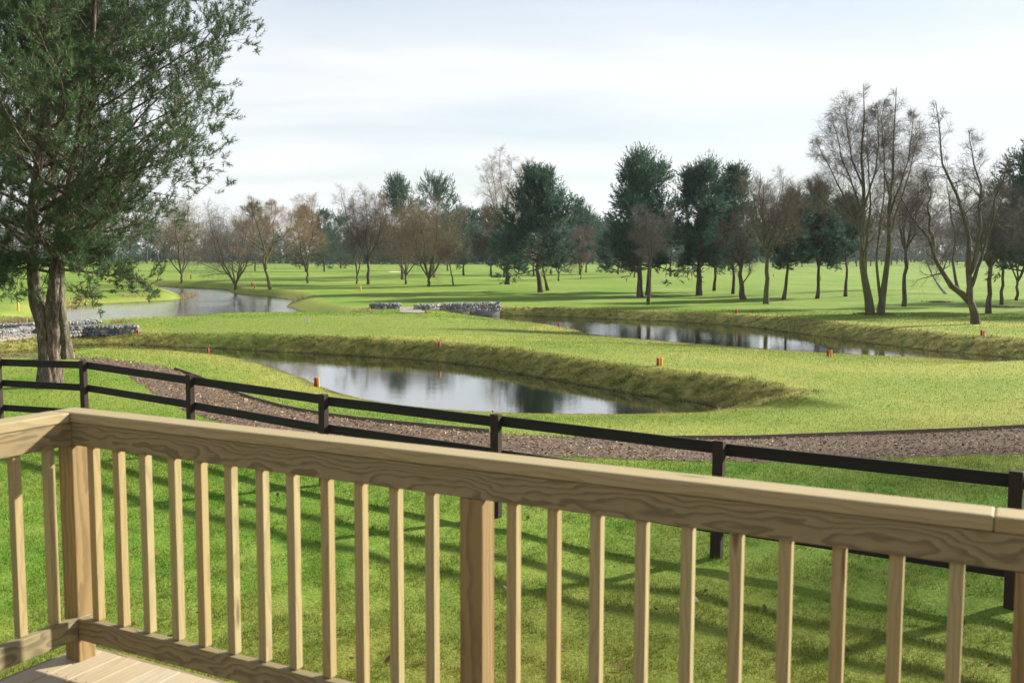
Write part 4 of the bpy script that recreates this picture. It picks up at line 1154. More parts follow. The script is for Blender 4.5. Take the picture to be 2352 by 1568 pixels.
bare(2022, 720, 206, 86, 'forked bare alder, right of the twin alders above the far pond', 84, twig='twig_grey', bark='alder_bark', style='mossy', crook=.004, group='twin alders', name='alder_tree', cat='alder', k1=18, k2=5, k3=4, a1=42, L1f=.80, tw=.007, lowb=.28, up1=.03, twf=.12,
     custom=[([(0, 0, -3), (6, 0, 60), (12, 0, 130), (12, 0, 220), (18, 0, 330), (16, 0, 430), (18, 0, 512)], .19),
             ([(2, 3, 30), (-8, 5, 80), (-6, 6, 170), (0, 8, 290), (-4, 4, 400)], .09),
             ([(12, 0, 170), (34, 6, 240), (58, 8, 330), (78, 4, 410)], .065),
             ([(14, 0, 230), (36, -8, 310), (54, -8, 400), (58, -4, 460)], .06),
             ([(14, 0, 260), (0, 8, 340), (-8, 8, 430), (-6, 4, 480)], .055)])
bare(2076, 704, 388, 62, 'straight trunked brown bare tree right of the twin alders', 85, fork=.40, stems=5, tr=.13, spread=.7, twig='twig_purple', group=GB, k1=13)
bare(2176, 675, 540, 44, 'leaning birch with a curved white stem between the right hand bare trees', 86, twig='twig_purple', bark='birch_bark', group=GB, k1=8, name='birch_tree', cat='birch',
     custom=[([(0, 0, -2), (-14, 0, 14), (-34, 0, 40), (-48, 0, 72), (-56, 0, 105), (-60, 0, 135)], .12)])
bare(2201, 664, 330, 60, 'slender bare tree standing behind the leaning forked tree', 87, twig='twig_dark', group=GB, k1=16, style='leader', stems=1,
     custom=[([(0, 0, -2), (-10, 0, 50), (-18, 0, 110), (-26, 0, 200), (-40, 0, 300)], .14), ([(-14, 0, 80), (0, 4, 150), (14, 0, 240)], .08)])
bare(2241, 744, 235, 130, 'bare cherry like tree leaning left with a low fork near the right edge', 88, twig='twig_dark', bark='bare_bark', group=GB, k1=18, k2=5, k3=4, k4=0, a1=50, L1f=.60, up1=.03, twf=.14, tw=.007, lowb=.40,
     custom=[([(0, 0, -3), (-10, 0, 35), (-22, 0, 62), (-55, 3, 95), (-90, 0, 140), (-122, 0, 190), (-150, 0, 240), (-185, -4, 290)], .19),
             ([(-17, 0, 54), (-14, 0, 90), (-22, 0, 150), (-42, 0, 240), (-72, 0, 340), (-98, 0, 420), (-112, 0, 505)], .14),
             ([(-18, 2, 120), (-2, 0, 190), (0, 0, 280), (-18, 0, 360), (-35, 0, 440)], .11),
             ([(-14, 0, 90), (2, -3, 130), (14, 0, 200), (40, 0, 300), (60, 0, 380)], .09),
             ([(-100, 0, 155), (-112, 4, 220), (-118, 0, 290), (-130, 0, 350)], .08)])
bare(2270, 720, 420, 70, 'dark brown bare tree with a Y shaped trunk next to the leaning cherry', 89, fork=.36, stems=6, tr=.14, spread=.9, twig='twig_purple', group=GB, k1=11)
bare(2300, 700, 430, 60, 'thin straight bare trunk beside the Y shaped tree', 90, fork=.40, stems=4, tr=.10, spread=.8, twig='twig_purple', group=GB)
pine(2368, 716, 345, 84, 'tall pine cut by the right edge of the view', 91, cb=.28, tr=.22, group=GP, limbs=56, shoots=6, top=.4)
bare(2335, 690, 470, 60, 'bare brown tree in front of the pine at the right edge', 92, fork=.2, stems=6, tr=.10, spread=.8, twig='twig_purple', group=GB)
pine(40, 618, 505, 60, 'dark spreading tree far beyond the left lawn behind the yellow post', 93, cb=.18, group=GP, limbs=40)
# smaller ones out on the far fairways
small = [(1457, 637, 548, 30, 'bare', 'small ivied bare tree left of the tallest pine trunk'), (1447, 624, 545, 34, 'bare', 'small forked far tree showing left of the tall pine trunks'),
         (1515, 621, 540, 30, 'bare', 'small leaning far tree between the slim bare tree and the split pine'), (1540, 635, 520, 38, 'pine', 'twin trunked pine far behind left of the split pine'),
         (1569, 623, 520, 34, 'pine', 'far pine just left of the split reddish trunk'), (1580, 632, 520, 34, 'bare', 'far leaning bare trunk touching the split reddish trunk'),
         (1722, 622, 520, 36, 'pine', 'far pine seen between the crooked and the mossy trunks'), (1828, 612, 530, 34, 'pine', 'far pine right of the small leaning pine, left of two'), (1842, 613, 520, 34, 'pine', 'far pine right of the small leaning pine, right of two'),
         (1900, 618, 530, 36, 'bare', 'thin far bare tree between the second and third small pines')]
for q, (px, py, yt, hw, kd, lb) in enumerate(small):
    if kd == 'pine': pine(px, py, yt, hw, lb, 200 + q, cb=.3, group='far trees on the fairways', limbs=26, shoots=4, K=11, nl=.24, nw=.06, sL=.5)
    else: bare(px, py, yt, hw, lb, 200 + q, fork=.25, stems=4, tr=.09, spread=.8, twig='twig_dark', group='far trees on the fairways', k1=8, k2=5, k3=4, tw=.010)
# neighbours beyond the right edge of the view: their shadows cross the lawn and the pond bank
def at_xy(x, y): return np.array([x, y, float(terrain(np.array([x]), np.array([y]))[0])])
for q, (x, y, hh, ww) in enumerate([(17.5, 17.0, 8.5, 4.2), (24, 22, 10, 4.5), (37, 41, 10.5, 4.5)]):
    b_ = at_xy(x, y); kx = px_m(b_)
    bare(0, hh / kx, 0, ww / kx, ['bare tree out of view right of the fence', 'bare tree out of view right of the path', 'bare tree out of view right of the far pond'][q], 300 + q, fork=.25, stems=6, tr=.16, spread=.8, twig='twig_grey', base=b_, group='trees beyond the right edge', k1=9, k4=2)
for q, (x, y, hh, ww) in enumerate([(41, 60, 10, 4.2), (48, 75, 10, 4.5), (52, 58, 10, 4.2)]):
    b_ = at_xy(x, y); kx = px_m(b_)
    pine(0, hh / kx, 0, ww / kx, ['pine out of view right of the edge pine', 'pine out of view behind the edge pine', 'pine out of view farthest right'][q], 320 + q, cb=.2, tr=.2, base=b_, group='trees beyond the right edge')

# ------------------------------------------------------------------ far woodland as one mass of each sort
def far_wood(name, label, kinds, seed, mat, barkm, spans):
    rng = np.random.default_rng(seed); wood = Acc(); crown = Acc()
    for (x0, x1, yb0, yb1, yt0, yt1, n) in spans:
        for q in range(n):
            px = x0 + (x1 - x0) * (q + rng.uniform(.1, .9)) / n; py = rng.uniform(yb0, yb1); yt = rng.uniform(yt0, yt1)
            b0 = place(px, py); k = px_m(b0); H = (py - yt) * k; W = H * rng.uniform(.32, .5)
            T = wander([(0, 0, -.2), (0, 0, H * .4), (rng.normal() * .05 * H, 0, H * .95)], 8, rng, .02 * H) + b0
            Tr = np.linspace(H * .015, H * .003, 8)
            V, F = tubes(T[None], Tr[None], 5); wood.add(V, F)
            if kinds == 'bare':
                P1, R1, L1, _ = grow(T[None], Tr[None], 14, .25, .97, R_(45), .2, lambda t, z: W * (1.1 - .6 * t), 5, .10, .12, .5, rng, .3); V, F = spikes(P1[:, 0], P1[:, 3], R1[:, 0]); wood.add(V, F)
                P2, R2, L2, _ = grow(P1, R1, 6, .2, 1, R_(44), .25, lambda t, z: L1[z] * .6, 3, .06, .14, .6, rng, .5)
                V, F = slivers(P2[:, 0], P2[:, 2], np.full(len(P2), k * .45), rng); crown.add(V, F)
                P3, R3, L3, _ = grow(P2, R2, 8, .05, 1, R_(44), .3, lambda t, z: L2[z] * .65, 2, .0, .1, .8, rng, .5)
                V, F = slivers(P3[:, 0], P3[:, 1], np.full(len(P3), k * .42), rng); crown.add(V, F)
            else:
                P1, R1, L1, _ = grow(T[None], Tr[None], 30, .03, .97, R_(66), .2, lambda t, z: W * (1.0 - .65 * t), 4, .06, .1, .45, rng, .3); V, F = spikes(P1[:, 0], P1[:, -1], R1[:, 0]); wood.add(V, F)
                t = .2 + .8 * rng.random(30 * 9); p, TT, r = at_t(P1[np.repeat(np.arange(30), 9)], R1[np.repeat(np.arange(30), 9)], t)
                d = TT + rng.normal(size=TT.shape) * .6 + np.array([0, 0, .4]); d /= np.linalg.norm(d, axis=1, keepdims=True); p = p + rng.normal(size=p.shape) * .12 * W
                V, F = needle_tris(p, d, np.full(len(p), H * .10), 5, H * .08, H * .032, rng, .9); crown.add(V, F)
    e = empty(name, (0, 0, 0), label, 'woodland'); e['kind'] = 'stuff'
    a = link_mesh('trunks', wood.mesh('trunks'), M[barkm], e); a['kind'] = 'stuff'
    c = link_mesh('crown', crown.mesh('crown'), M[mat], e); c['kind'] = 'stuff'
def far_hedge():
    rng = np.random.default_rng(55); crown = Acc()
    for (x0, x1, y0, hpx, n) in ((-60, 480, 603, 30, 2600), (480, 735, 604, 22, 900), (735, 1130, 606, 38, 3000), (1130, 1500, 604, 40, 2600), (1500, 1950, 603, 30, 2200), (1900, 2420, 601, 26, 2200)):
        xs = np.linspace(x0, x1, 16); base = np.array([place(v, y0) for v in xs]); k = px_m(base[8])
        f = rng.random(n) * 15; i = np.minimum(f.astype(int), 14); fr = (f - i)[:, None]
        p = base[i] * (1 - fr) + base[i + 1] * fr
        top_ = hpx * k * (.55 + .45 * np.abs(np.sin(f * 2.1) * np.sin(f * 5.3 + 1)))
        p[:, 2] += top_ * rng.random(n) ** .8; p[:, 1] += rng.normal(size=n) * 2.5
        d = rng.normal(size=(n, 3)) + np.array([0, 0, .7]); d /= np.linalg.norm(d, axis=1, keepdims=True)
        V, F = needle_tris(p, d, np.full(n, 4 * k), 6, 4.5 * k, 2.0 * k, rng, .9); crown.add(V, F)
    o = link_mesh('hedge', crown.mesh('hedge'), M['needles']); tag(o, 'dark evergreen hedge closing the far side of the course', 'hedge', kind='stuff')
far_hedge()
far_wood('distant_bare_wood', 'purple brown haze of bare woodland along the far edge of the course', 'bare', 401, 'twig_purple', 'twig_dark',
         [(-60, 560, 596, 608, 480, 545, 34), (560, 1400, 597, 606, 520, 562, 34), (1380, 1850, 596, 606, 515, 560, 26), (1850, 2420, 598, 610, 485, 540, 44), (1900, 2400, 608, 613, 500, 545, 14)])
far_wood('distant_pine_wood', 'dark evergreen woodland along the far edge of the course', 'pine', 402, 'needles', 'pine_bark_far',
         [(-60, 480, 598, 607, 510, 570, 20), (480, 740, 599, 606, 540, 575, 14), (735, 1110, 599, 607, 525, 575, 34), (1010, 1480, 597, 607, 490, 555, 34), (1380, 1960, 597, 606, 505, 560, 34), (1960, 2400, 597, 603, 535, 572, 22)])

# ================================================================== GABION WALLS
import bmesh
def stone_mesh(seed):
    rng = np.random.default_rng(seed); bm = bmesh.new()
    bmesh.ops.create_icosphere(bm, subdivisions=1, radius=.5)
    sq = rng.uniform(.75, 1.15, 3)
    for v in bm.verts:
        c = np.array(v.co); c = np.sign(c) * np.abs(c) ** .75 * sq * (1 + .16 * rng.normal()); v.co = c
    me = bpy.data.meshes.new('stone'); bm.to_mesh(me); bm.free(); me.materials.append(M['stone'])
    return me
STONES = [stone_mesh(500 + q) for q in range(9)]
def gabion(label, base_px, hgt, depth, size, seed, zlift=0.0, limit=292):
    """wire basket wall: base line given where its near face meets the ground; hgt tall, depth thick, faced with picked out stones"""
    rng = np.random.default_rng(seed)
    P = np.array([on_plane(px, py, pz_) for px, py, pz_ in base_px])
    b0 = Vector(P[len(P) // 2])
    e = empty('gabion_wall', b0, label, 'stone wall', 'wire basket stone walls')
    seg = np.diff(P[:, :2], axis=0); sl = np.linalg.norm(seg, axis=1); cum = np.concatenate([[0], np.cumsum(sl)]); Ltot = cum[-1]
    zt = float(np.max(P[:, 2])) + hgt
    def frame(s):
        i = min(max(int(np.searchsorted(cum, s) - 1), 0), len(sl) - 1); f = (s - cum[i]) / sl[i]
        p = P[i] * (1 - f) + P[i + 1] * f; d = seg[i] / sl[i]
        return p, d, np.array([-d[1], d[0]])
    # dark fill behind the face stones
    acc = Acc()
    for i in range(len(sl)):
        d = seg[i] / sl[i]; nb = np.array([-d[1], d[0]])
        a = P[i][:2] + nb * size * .30; c = P[i + 1][:2] + nb * size * .30; a2 = P[i][:2] + nb * depth; c2 = P[i + 1][:2] + nb * depth
        z0 = min(P[i][2], P[i + 1][2]) - .3; z1 = zt - size * .3
        acc.add([(*a, z0), (*c, z0), (*c2, z0), (*a2, z0), (*a, z1), (*c, z1), (*c2, z1), (*a2, z1)],
                [[0, 3, 2, 1], [4, 5, 6, 7], [0, 1, 5, 4], [1, 2, 6, 5], [2, 3, 7, 6], [3, 0, 4, 7]])
    m_ = acc.mesh('stone_fill'); m_.transform(Matrix.Translation(-b0)); o = link_mesh('stone_fill', m_, M['fill'], e)
    spots = []
    rows = max(2, int(round(hgt / (size * .82)))); cols = int(Ltot / (size * .93))
    for r in range(rows):
        for c in range(cols):
            s = (c + .5 + .5 * (r % 2) * .9 + rng.uniform(-.2, .2)) / cols * Ltot
            if not 0 < s < Ltot: continue
            p, d, nb = frame(s); z = zt - (r + .5 + rng.uniform(-.12, .12)) * hgt / rows
            spots.append((p[0] + nb[0] * size * .32, p[1] + nb[1] * size * .32, z, d))
    for c in range(cols):
        for tdep in np.arange(size * .8, depth, size * .95):
            p, d, nb = frame((c + .5 + rng.uniform(-.2, .2)) / cols * Ltot); spots.append((p[0] + nb[0] * tdep, p[1] + nb[1] * tdep, zt - size * .30, d))
    for s, sg in ((0.001, -1), (Ltot - .001, 1)):
        for tdep in np.arange(size * .6, depth, size * .95):
            for r in range(rows):
                p, d, nb = frame(s); spots.insert(0, (p[0] + nb[0] * tdep + sg * d[0] * size * .28, p[1] + nb[1] * tdep + sg * d[1] * size * .28, zt - (r + .5) * hgt / rows, d))
    front = spots[:limit]; rest = spots[limit:]
    for (x, y, z, d) in front:
        o = bpy.data.objects.new('stone', STONES[rng.integers(9)]); C.objects.link(o); o.parent = e
        o.location = (x - b0.x, y - b0.y, z - b0.z); sc_ = size * rng.uniform(.88, 1.22)
        o.scale = (sc_ * rng.uniform(.9, 1.3), sc_, sc_ * rng.uniform(.75, 1.0)); o.rotation_euler = (rng.uniform(-.4, .4), rng.uniform(-.4, .4), rng.uniform(0, 6.28))
    if rest:
        acc = Acc()
        for (x, y, z, d) in rest:
            ms = STONES[rng.integers(9)]; V = np.array([v.co[:] for v in ms.vertices]); F = np.array([p_.vertices[:] for p_ in ms.polygons]); a = rng.uniform(0, 6.28)
            Rz = np.array([[math.cos(a), -math.sin(a), 0], [math.sin(a), math.cos(a), 0], [0, 0, 1]])
            acc.add((V * size * rng.uniform(.9, 1.2, 3)) @ Rz.T + np.array([x - b0.x, y - b0.y, z - b0.z]), F)
        o = link_mesh('stone_infill', acc.mesh('stone_infill'), M['stone'], e); o['kind'] = 'stuff'
    # welded wire face and rim
    acc = Acc(); W0, W1 = [], []
    for s in np.arange(0, Ltot + .001, Ltot / max(1, int(Ltot / .30))):
        p, d, nb = frame(min(s, Ltot - 1e-4)); q = p[:2] - nb * size * .16
        W0.append((*q, p[2] - .05)); W1.append((*q, zt + size * .2))
    for z in np.linspace(zt - hgt + .05, zt + size * .2, 4):
        for i in range(len(W0) - 1):
            pass
    A_ = np.array(W0); B_ = np.array(W1)
    segsP = [np.stack([A_, B_], 1)]
    for f in np.linspace(0, 1, 5):
        Q = A_ * (1 - f) + B_ * f; segsP.append(np.stack([Q[:-1], Q[1:]], 1))
    PP = np.concatenate(segsP); V, F = tubes(PP, np.full(PP.shape[:2], .003), 3); acc.add(V - np.array(b0), F)
    link_mesh('wire_cage', acc.mesh('wire_cage'), M['wire'], e)
    return e
gabion('near stone filled wire basket wall bending along the channel behind the big pine trunks', [(-45, 799, -.60), (0, 792, -.60), (40, 785, -.58), (84, 775, -.52), (120, 776, -.50), (160, 776, -.48), (198, 772, -.47), (255, 772, -.47), (312, 770.5, -.47)], .43, .45, .155, 1)
gabion('back stone basket wall at the left edge, seen above the near one', [(-50, 763, -.33), (0, 762, -.33), (50, 761, -.33), (90, 760, -.33)], .33, .45, .16, 2)
gabion('short back stone basket wall just right of the big pine trunks, above the near one', [(140, 756, -.30), (185, 754, -.30), (232, 751, -.30)], .32, .5, .16, 3)
gabion('short far stone basket wall left of the gravel crossing', [(852, 717, -.42), (885, 717.5, -.42), (919, 716.5, -.42)], .52, .5, .19, 4)
gabion('long far stone basket wall right of the gravel crossing', [(960, 720, -.42), (988, 719.5, -.42), (1013, 717.5, -.42), (1080, 716, -.42), (1149, 713.5, -.42)], .52, .5, .19, 5)
# gravel crossing between the far walls
gp = [place(px, py) for px, py in [(916, 718), (962, 719.5), (968, 712), (985, 706), (905, 706), (918, 712)]]
def draped(name, pts, lift, mat, label, cat, kind='structure', n=16):
    c = np.mean(np.array(pts), 0); ring = resample(np.array([p[:2] for p in pts] + [pts[0][:2]]), 40)[:-1]
    V = [c[:2]]; F = []
    for q in range(1, 6): V += list(c[:2] + (ring - c[:2]) * q / 5)
    V = np.array(V); m = len(ring)
    j = np.arange(m); j2 = (j + 1) % m
    F3 = np.stack([np.zeros(m, int), 1 + j, 1 + j2], 1)
    F4 = np.concatenate([np.stack([1 + q * m + j, 1 + (q + 1) * m + j, 1 + (q + 1) * m + j2, 1 + q * m + j2], 1) for q in range(4)])
    z = terrain(V[:, 0], V[:, 1]) + lift
    me = np_mesh(name, np.column_stack([V, z]), [F3, F4])
    return tag(link_mesh(name, me, mat, smooth=True), label, cat, kind=kind)
draped('gravel_path', gp, .03, M['gravel'], 'pale gravel crossing between the two far stone walls', 'path')
gp = [place(px, py) for px, py in [(-40, 772), (40, 768), (84, 765), (150, 760), (235, 757), (200, 764), (150, 768), (84, 771), (30, 780), (-40, 786)]]
draped('gravel_path', gp, .02, M['gravel'], 'pale gravel crossing between the left stone walls', 'path')
bp = [place(px, py) for px, py in [(894, 625), (900, 623.6), (910, 623.4), (922, 624.6), (916, 625.8), (903, 626)]]
draped('bunker', bp, .03, M['sand'], 'small pale sand bunker on the fairway behind the grey bare trees', 'bunker')

# ================================================================== MARKER STAKES
def stake(px, pb, pt, wpx, mat, label, group='red and yellow hazard stakes', tilt=0.0):
    p = place(px, pb); k = px_m(p); h = (pb - pt) * k; wd = max(.05, wpx * k)
    Pz = np.array([[(0, 0, -.06), (0, 0, h * .97), (0, 0, h), (0, 0, h + .002)]]); V, F = tubes(Pz, np.array([[wd * .54, wd * .47, wd * .42, .002]]), 12)
    me = np_mesh('marker_stake', V, [F])
    o = link_mesh('marker_stake', me, M[mat]); o.location = p; o.rotation_euler = (0, tilt, R_(22))
    return tag(o, label, 'marker stake', group)
stake(42, 713, 694, 4.4, 'yellow', 'tall yellow stake on the lawn left of the big pine trunks')
stake(185, 657, 648.5, 3, 'red', 'small red stake on the left bank just right of the big pine trunks')
stake(253, 650.5, 642, 3.2, 'red', 'small red stake on the left bank under the hanging pine branch')
stake(346, 660, 653, 2.6, 'yellow', 'small yellow stake at the lake edge left of the willows')
stake(439, 651.5, 641, 2.8, 'red', 'thin red stake right of the first willow trunk')
stake(580, 657.5, 649, 2.6, 'red', 'leaning red stake, left of a close pair by the twisted willow', tilt=-.2)
stake(585, 662, 653.5, 2.8, 'red', 'red stake, right of a close pair by the twisted willow', tilt=-.12)
stake(828, 667, 657, 4.0, 'yellow', 'yellow stake below the close pair of bare trees')
stake(849, 716, 708, 3.4, 'orange', 'orange stake at the left end of the short far wall')
stake(317, 767.5, 757, 4.0, 'red', 'red stake at the right end of the near stone wall')
stake(478, 811, 797, 5.2, 'red', 'red stake on the grass between path and channel')
stake(724.5, 887.5, 866.5, 6.4, 'red', 'red stake of the pair at the front edge of the calm pond')
stake(731, 888.5, 867, 6.6, 'yellow', 'yellow stake of the pair at the front edge of the calm pond')
stake(1009, 791, 778, 5.0, 'red', 'red stake on the far bank of the calm pond')
stake(1284, 751, 741, 4.6, 'red', 'red stake at the left tip of the far pond')
stake(979, 719, 711, 3.8, 'red', 'red stake at the front of the long far stone wall')
stake(1151, 706, 698, 3.6, 'red', 'red stake at the right end of the long far stone wall')
stake(1691, 720, 710, 4.2, 'red', 'red stake on the far bank below the crooked reddish tree')
stake(1511, 839, 821.5, 6.2, 'red', 'red stake of the pair above the steep pond bank')
stake(1518.5, 839.5, 821.5, 6.4, 'yellow', 'yellow stake of the pair above the steep pond bank')
stake(1901.5, 818, 803, 5.6, 'red', 'red stake of the pair on the near edge of the far pond')
stake(1908.5, 818.5, 803, 5.6, 'yellow', 'yellow stake of the pair on the near edge of the far pond')
stake(2254, 770, 758.5, 4.8, 'red', 'red stake of the pair below the leaning cherry')
stake(2259.5, 770.5, 758.5, 4.8, 'orange', 'orange stake of the pair below the leaning cherry')

# ------------------------------------------------------------------ small signs, posts and benches
p = place(706, 745); k = px_m(p)
sg = empty('sign', p, 'small white sign board on a short stake on the putting green', 'sign', rz=R_(4))
beam('stake', (0, .012, -.05), (0, .012, 11 * k), .022, .022, M['grey_metal'], sg, up=(1, 0, 0), bev=.002)
bd = link_mesh('board', box_mesh('board', 9 * k, .012, 8 * k, .003), M['white'], sg); bd.location = (0, -.004, 10 * k)
fc = bpy.data.curves.new('lettering', 'FONT'); fc.body = 'GUR'; fc.size = 3.9 * k; fc.align_x = 'CENTER'; fc.align_y = 'CENTER'; fc.extrude = .001
fo = bpy.data.objects.new('lettering_source', fc); C.objects.link(fo)
dg = bpy.context.evaluated_depsgraph_get(); lm = bpy.data.meshes.new_from_object(fo.evaluated_get(dg)); bpy.data.objects.remove(fo)
lm.materials.clear(); lo = link_mesh('lettering', lm, M['grey_print'], bd); lo.location = (0, -.0085, 0); lo.rotation_euler = (PI / 2, 0, 0)
p = place(1589, 645); k = px_m(p)
sg = empty('sign', p, 'white box sign on a pole left of the split reddish pine trunk', 'sign')
beam('pole', (0, 0, -.1), (0, 0, 30 * k), 1.2 * k, 1.2 * k, M['grey_metal'], sg, up=(1, 0, 0))
bd = link_mesh('board', box_mesh('board', 6 * k, .06, 10 * k, .01), M['white'], sg); bd.location = (-1 * k, -.06, 25 * k)
for q, (px, pb, pt, ww, lb) in enumerate([(1529, 647.5, 638, 2.6, 'small white upright post on the far tee, right of two'), (1525, 644, 640, 3.2, 'short white block on the far tee beside an upright post')]):
    p = place(px, pb); k = px_m(p); me = box_mesh('tee_marker', ww * k, ww * k, (pb - pt) * k + .05, .02); me.transform(Matrix.Translation((0, 0, (pb - pt) * k / 2 - .02)))
    o = link_mesh('tee_marker', me, M['white']); o.location = p; tag(o, lb, 'tee marker', 'white posts on the far tee')
stake(1777, 635, 629, 2.6, 'yellow', 'tiny yellow stake on the far fairway right of the mossy trunk')
p = place(446, 614.5); k = px_m(p); 
bn = empty('bench', p, 'weathered pale timber bench far behind the first willow', 'bench', rz=R_(8))
W2 = 13 * k
for s_ in (-1, 1):
    beam('leg', (s_ * W2 * .9, 0, -.1), (s_ * W2 * .9, 0, 9.5 * k), .12, .12, M['pale_wood'], bn, up=(1, 0, 0))
    beam('armrest', (s_ * W2 * .9, -.1, 5.8 * k), (s_ * W2 * .9, -3.5 * k, 5.4 * k), .12, .10, M['pale_wood'], bn)
    beam('leg', (s_ * W2 * .9, -3.2 * k, -.1), (s_ * W2 * .9, -3.2 * k, 5.4 * k), .12, .12, M['pale_wood'], bn, up=(1, 0, 0))
for z_ in (8.6, 6.6): beam('backrest_slat', (-W2, -.08, z_ * k), (W2, -.08, z_ * k), .06, 1.3 * k, M['pale_wood'], bn)
for y_ in (.8, 2.0, 3.2): beam('seat_slat', (-W2, -y_ * k, 4.2 * k), (W2, -y_ * k, 4.2 * k), .9 * k, .06, M['pale_wood'], bn)
# far dark fence at the left
fp = [place(px, py) for px, py in ((48, 611), (68, 611), (90, 611.5), (112, 611.5), (134, 612), (158, 612), (182, 612.5), (206, 612.5))]
b0 = Vector(fp[3]); ff = empty('far_fence', b0, 'low dark post and rail fence far across the left lawn', 'fence')
k = px_m(fp[3])
for p in fp: beam('post', (p[0], p[1], p[2] - .2), (p[0], p[1], p[2] + 10.5 * k), .14, .14, M['fence'], ff, up=(1, 0, 0), base=b0)
for a, c in zip(fp[:-1], fp[1:]):
    for z_ in (9.5, 5.6): beam('rail', (a[0], a[1] - .1, a[2] + z_ * k), (c[0], c[1] - .1, c[2] + z_ * k), .06, 1.5 * k, M['fence'], ff, base=b0)

# ------------------------------------------------------------------ reeds at the lake edge
def reeds(px0, px1, py0, py1, n, hpx, label, seed):
    rng = np.random.default_rng(seed); V = []; p0 = place((px0 + px1) / 2, (py0 + py1) / 2); k = px_m(p0)
    f = rng.random(n); base = np.array([place(px0 + (px1 - px0) * q, py0 + (py1 - py0) * q) for q in np.linspace(0, 1, 12)])
    idx = f * 11; i = np.minimum(idx.astype(int), 10); fr = (idx - i)[:, None]
    b = base[i] * (1 - fr) + base[i + 1] * fr; b[:, :2] += rng.normal(size=(n, 2)) * .25
    b[:, 2] = np.maximum(terrain(b[:, 0], b[:, 1]), WATER - .1)
    hgt = hpx * k * rng.uniform(.4, 1.15, n) * (.6 + .4 * np.sin(f * 9 + seed) ** 2); ln = rng.normal(0, .18, (n, 2))
    P = np.stack([b, b + np.stack([ln[:, 0] * hgt * .4, ln[:, 1] * hgt * .4, hgt * .6], 1), b + np.stack([ln[:, 0] * hgt * 1.1, ln[:, 1] * hgt * 1.1, hgt], 1)], 1)
    V, F = tubes(P, np.tile(np.array([[.018, .014, .004]]), (n, 1)), 3)
    o = link_mesh('reed_clump', np_mesh('reed_clump', V - p0, [F]), M['reed']); o.location = p0
    tag(o, label, 'reeds', 'dry reeds along the lake edge', 'stuff')
reeds(419, 450, 686, 688.5, 150, 15, 'buff reed clump on the tip of the left bank in front of the willows', 1)
reeds(160, 222, 705, 699, 200, 18, 'dry reeds on the lake shore just right of the big pine trunks', 2)
reeds(270, 345, 697, 695, 90, 8, 'thin low reeds under the hanging pine branch', 3)
reeds(-20, 74, 749, 737, 320, 17, 'dry reeds below the yellow stake at the left edge', 4)
reeds(262, 290, 742, 740, 60, 12, 'small reed tuft in the near lake corner by the stone wall', 5)
reeds(820, 851, 717, 716, 70, 9, 'thin reeds beside the short far stone wall', 6)
reeds(676, 692, 690, 688, 30, 10, 'few pale reed stems at the right tip of the lake', 7)
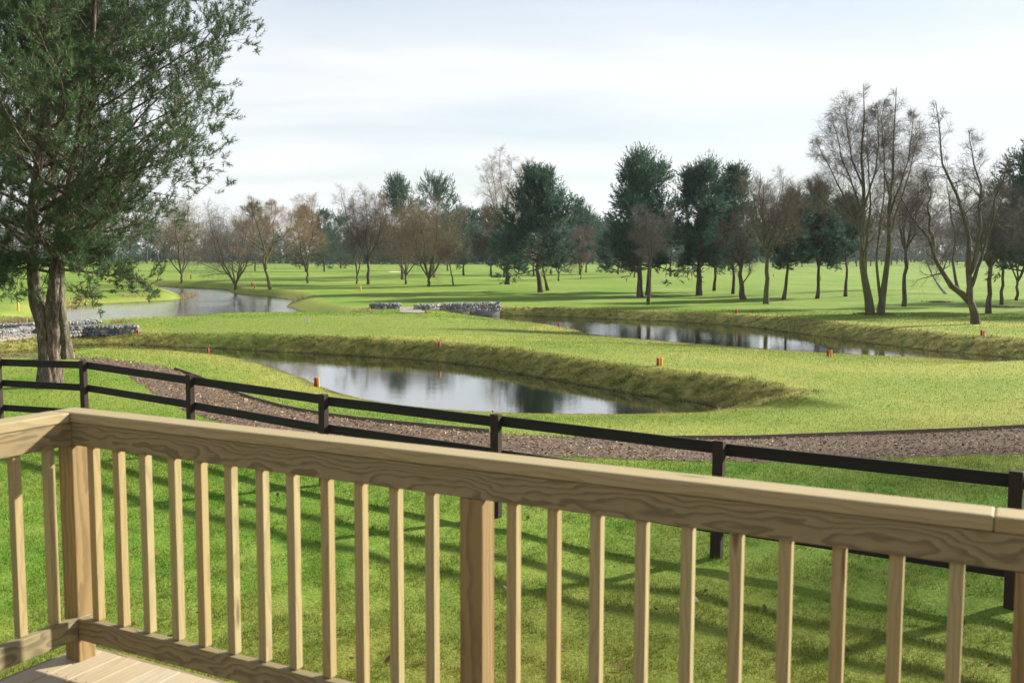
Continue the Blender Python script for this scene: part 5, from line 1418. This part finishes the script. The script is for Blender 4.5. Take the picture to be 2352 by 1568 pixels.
# bare soil and leaf litter rings under trees
def litter(px, py, wx, wy, n, label, seed):
    rng = np.random.default_rng(seed); p0 = place(px, py); k = px_m(p0)
    a = rng.uniform(0, 2 * PI, n); r = np.sqrt(rng.random(n)) * np.clip(rng.normal(.8, .25, n), .2, 1.3)
    # wy is the seen half height; on the ground it is stretched by the low view angle
    x = p0[0] + np.cos(a) * r * wx * k; y = p0[1] + np.sin(a) * r * wy * k * p0[1] / (EYE - p0[2])
    c = np.stack([x, y, terrain(x, y) + rng.uniform(.02, .06, n)], 1); s = rng.uniform(.03, .075, n)[:, None]
    th = rng.uniform(0, 6.28, n); u = np.stack([np.cos(th), np.sin(th), rng.normal(0, .4, n)], 1); v = np.stack([-np.sin(th), np.cos(th), rng.normal(0, .4, n)], 1)
    V = np.stack([c - u * s, c + v * s * .6, c + u * s, c - v * s * .6], 1).reshape(-1, 3)
    o = link_mesh('leaf_litter', np_mesh('leaf_litter', V - p0, [np.arange(n * 4).reshape(-1, 4)]), M['leaf_litter']); o.location = p0
    tag(o, label, 'leaf litter', kind='stuff')
rng = np.random.default_rng(62)
n = 260; a_ = rng.uniform(R_(-28), R_(28), n); r_ = rng.uniform(5.5, 24, n); x = r_ * np.sin(a_); y = r_ * np.cos(a_)
c = np.stack([x, y, terrain(x, y) + .035], 1); s_ = rng.uniform(.018, .04, n)[:, None]; th = rng.uniform(0, 6.28, n)
u = np.stack([np.cos(th), np.sin(th), rng.normal(0, .5, n)], 1); v = np.stack([-np.sin(th), np.cos(th), rng.normal(0, .5, n)], 1)
tag(link_mesh('fallen_leaves', np_mesh('fallen_leaves', np.stack([c - u * s_, c + v * s_ * .6, c + u * s_, c - v * s_ * .6], 1).reshape(-1, 3), [np.arange(n * 4).reshape(-1, 4)]), M['leaf_litter']), 'dead brown leaves scattered thinly over the lawn', 'fallen leaves', kind='stuff')
litter(2010, 722, 46, 3.2, 900, 'dark bare soil and litter round the foot of the twin alders', 1)
litter(2155, 694, 34, 1.6, 420, 'brown leaf litter patch between the alders and the leaning cherry', 2)
litter(2310, 706, 44, 1.6, 420, 'brown leaf litter patch under the trees near the right edge', 3)
litter(116, 888, 30, 5, 700, 'brown needle litter round the foot of the forked pine', 4)
litter(1500, 679, 14, 1.3, 160, 'bark litter at the foot of the ivied pine', 5)

# ================================================================== AIR
hz = link_mesh('haze', box_mesh('haze', 1900, 1900, 24.0))
hz.location = (0, 0, 9.4)
hm = bpy.data.materials.new('haze'); hm.use_nodes = True; ht = hm.node_tree
ht.nodes.remove(ht.nodes['Principled BSDF'])
vp = ht.nodes.new('ShaderNodeVolumePrincipled'); vp.inputs['Color'].default_value = (.86, .92, 1.0, 1); vp.inputs['Density'].default_value = .00014
vp.inputs['Anisotropy'].default_value = .25
ht.links.new(vp.outputs[0], ht.nodes['Material Output'].inputs['Volume'])
hz.data.materials.append(hm)
tag(hz, 'thin pale winter haze over the whole course', 'haze', kind='stuff')
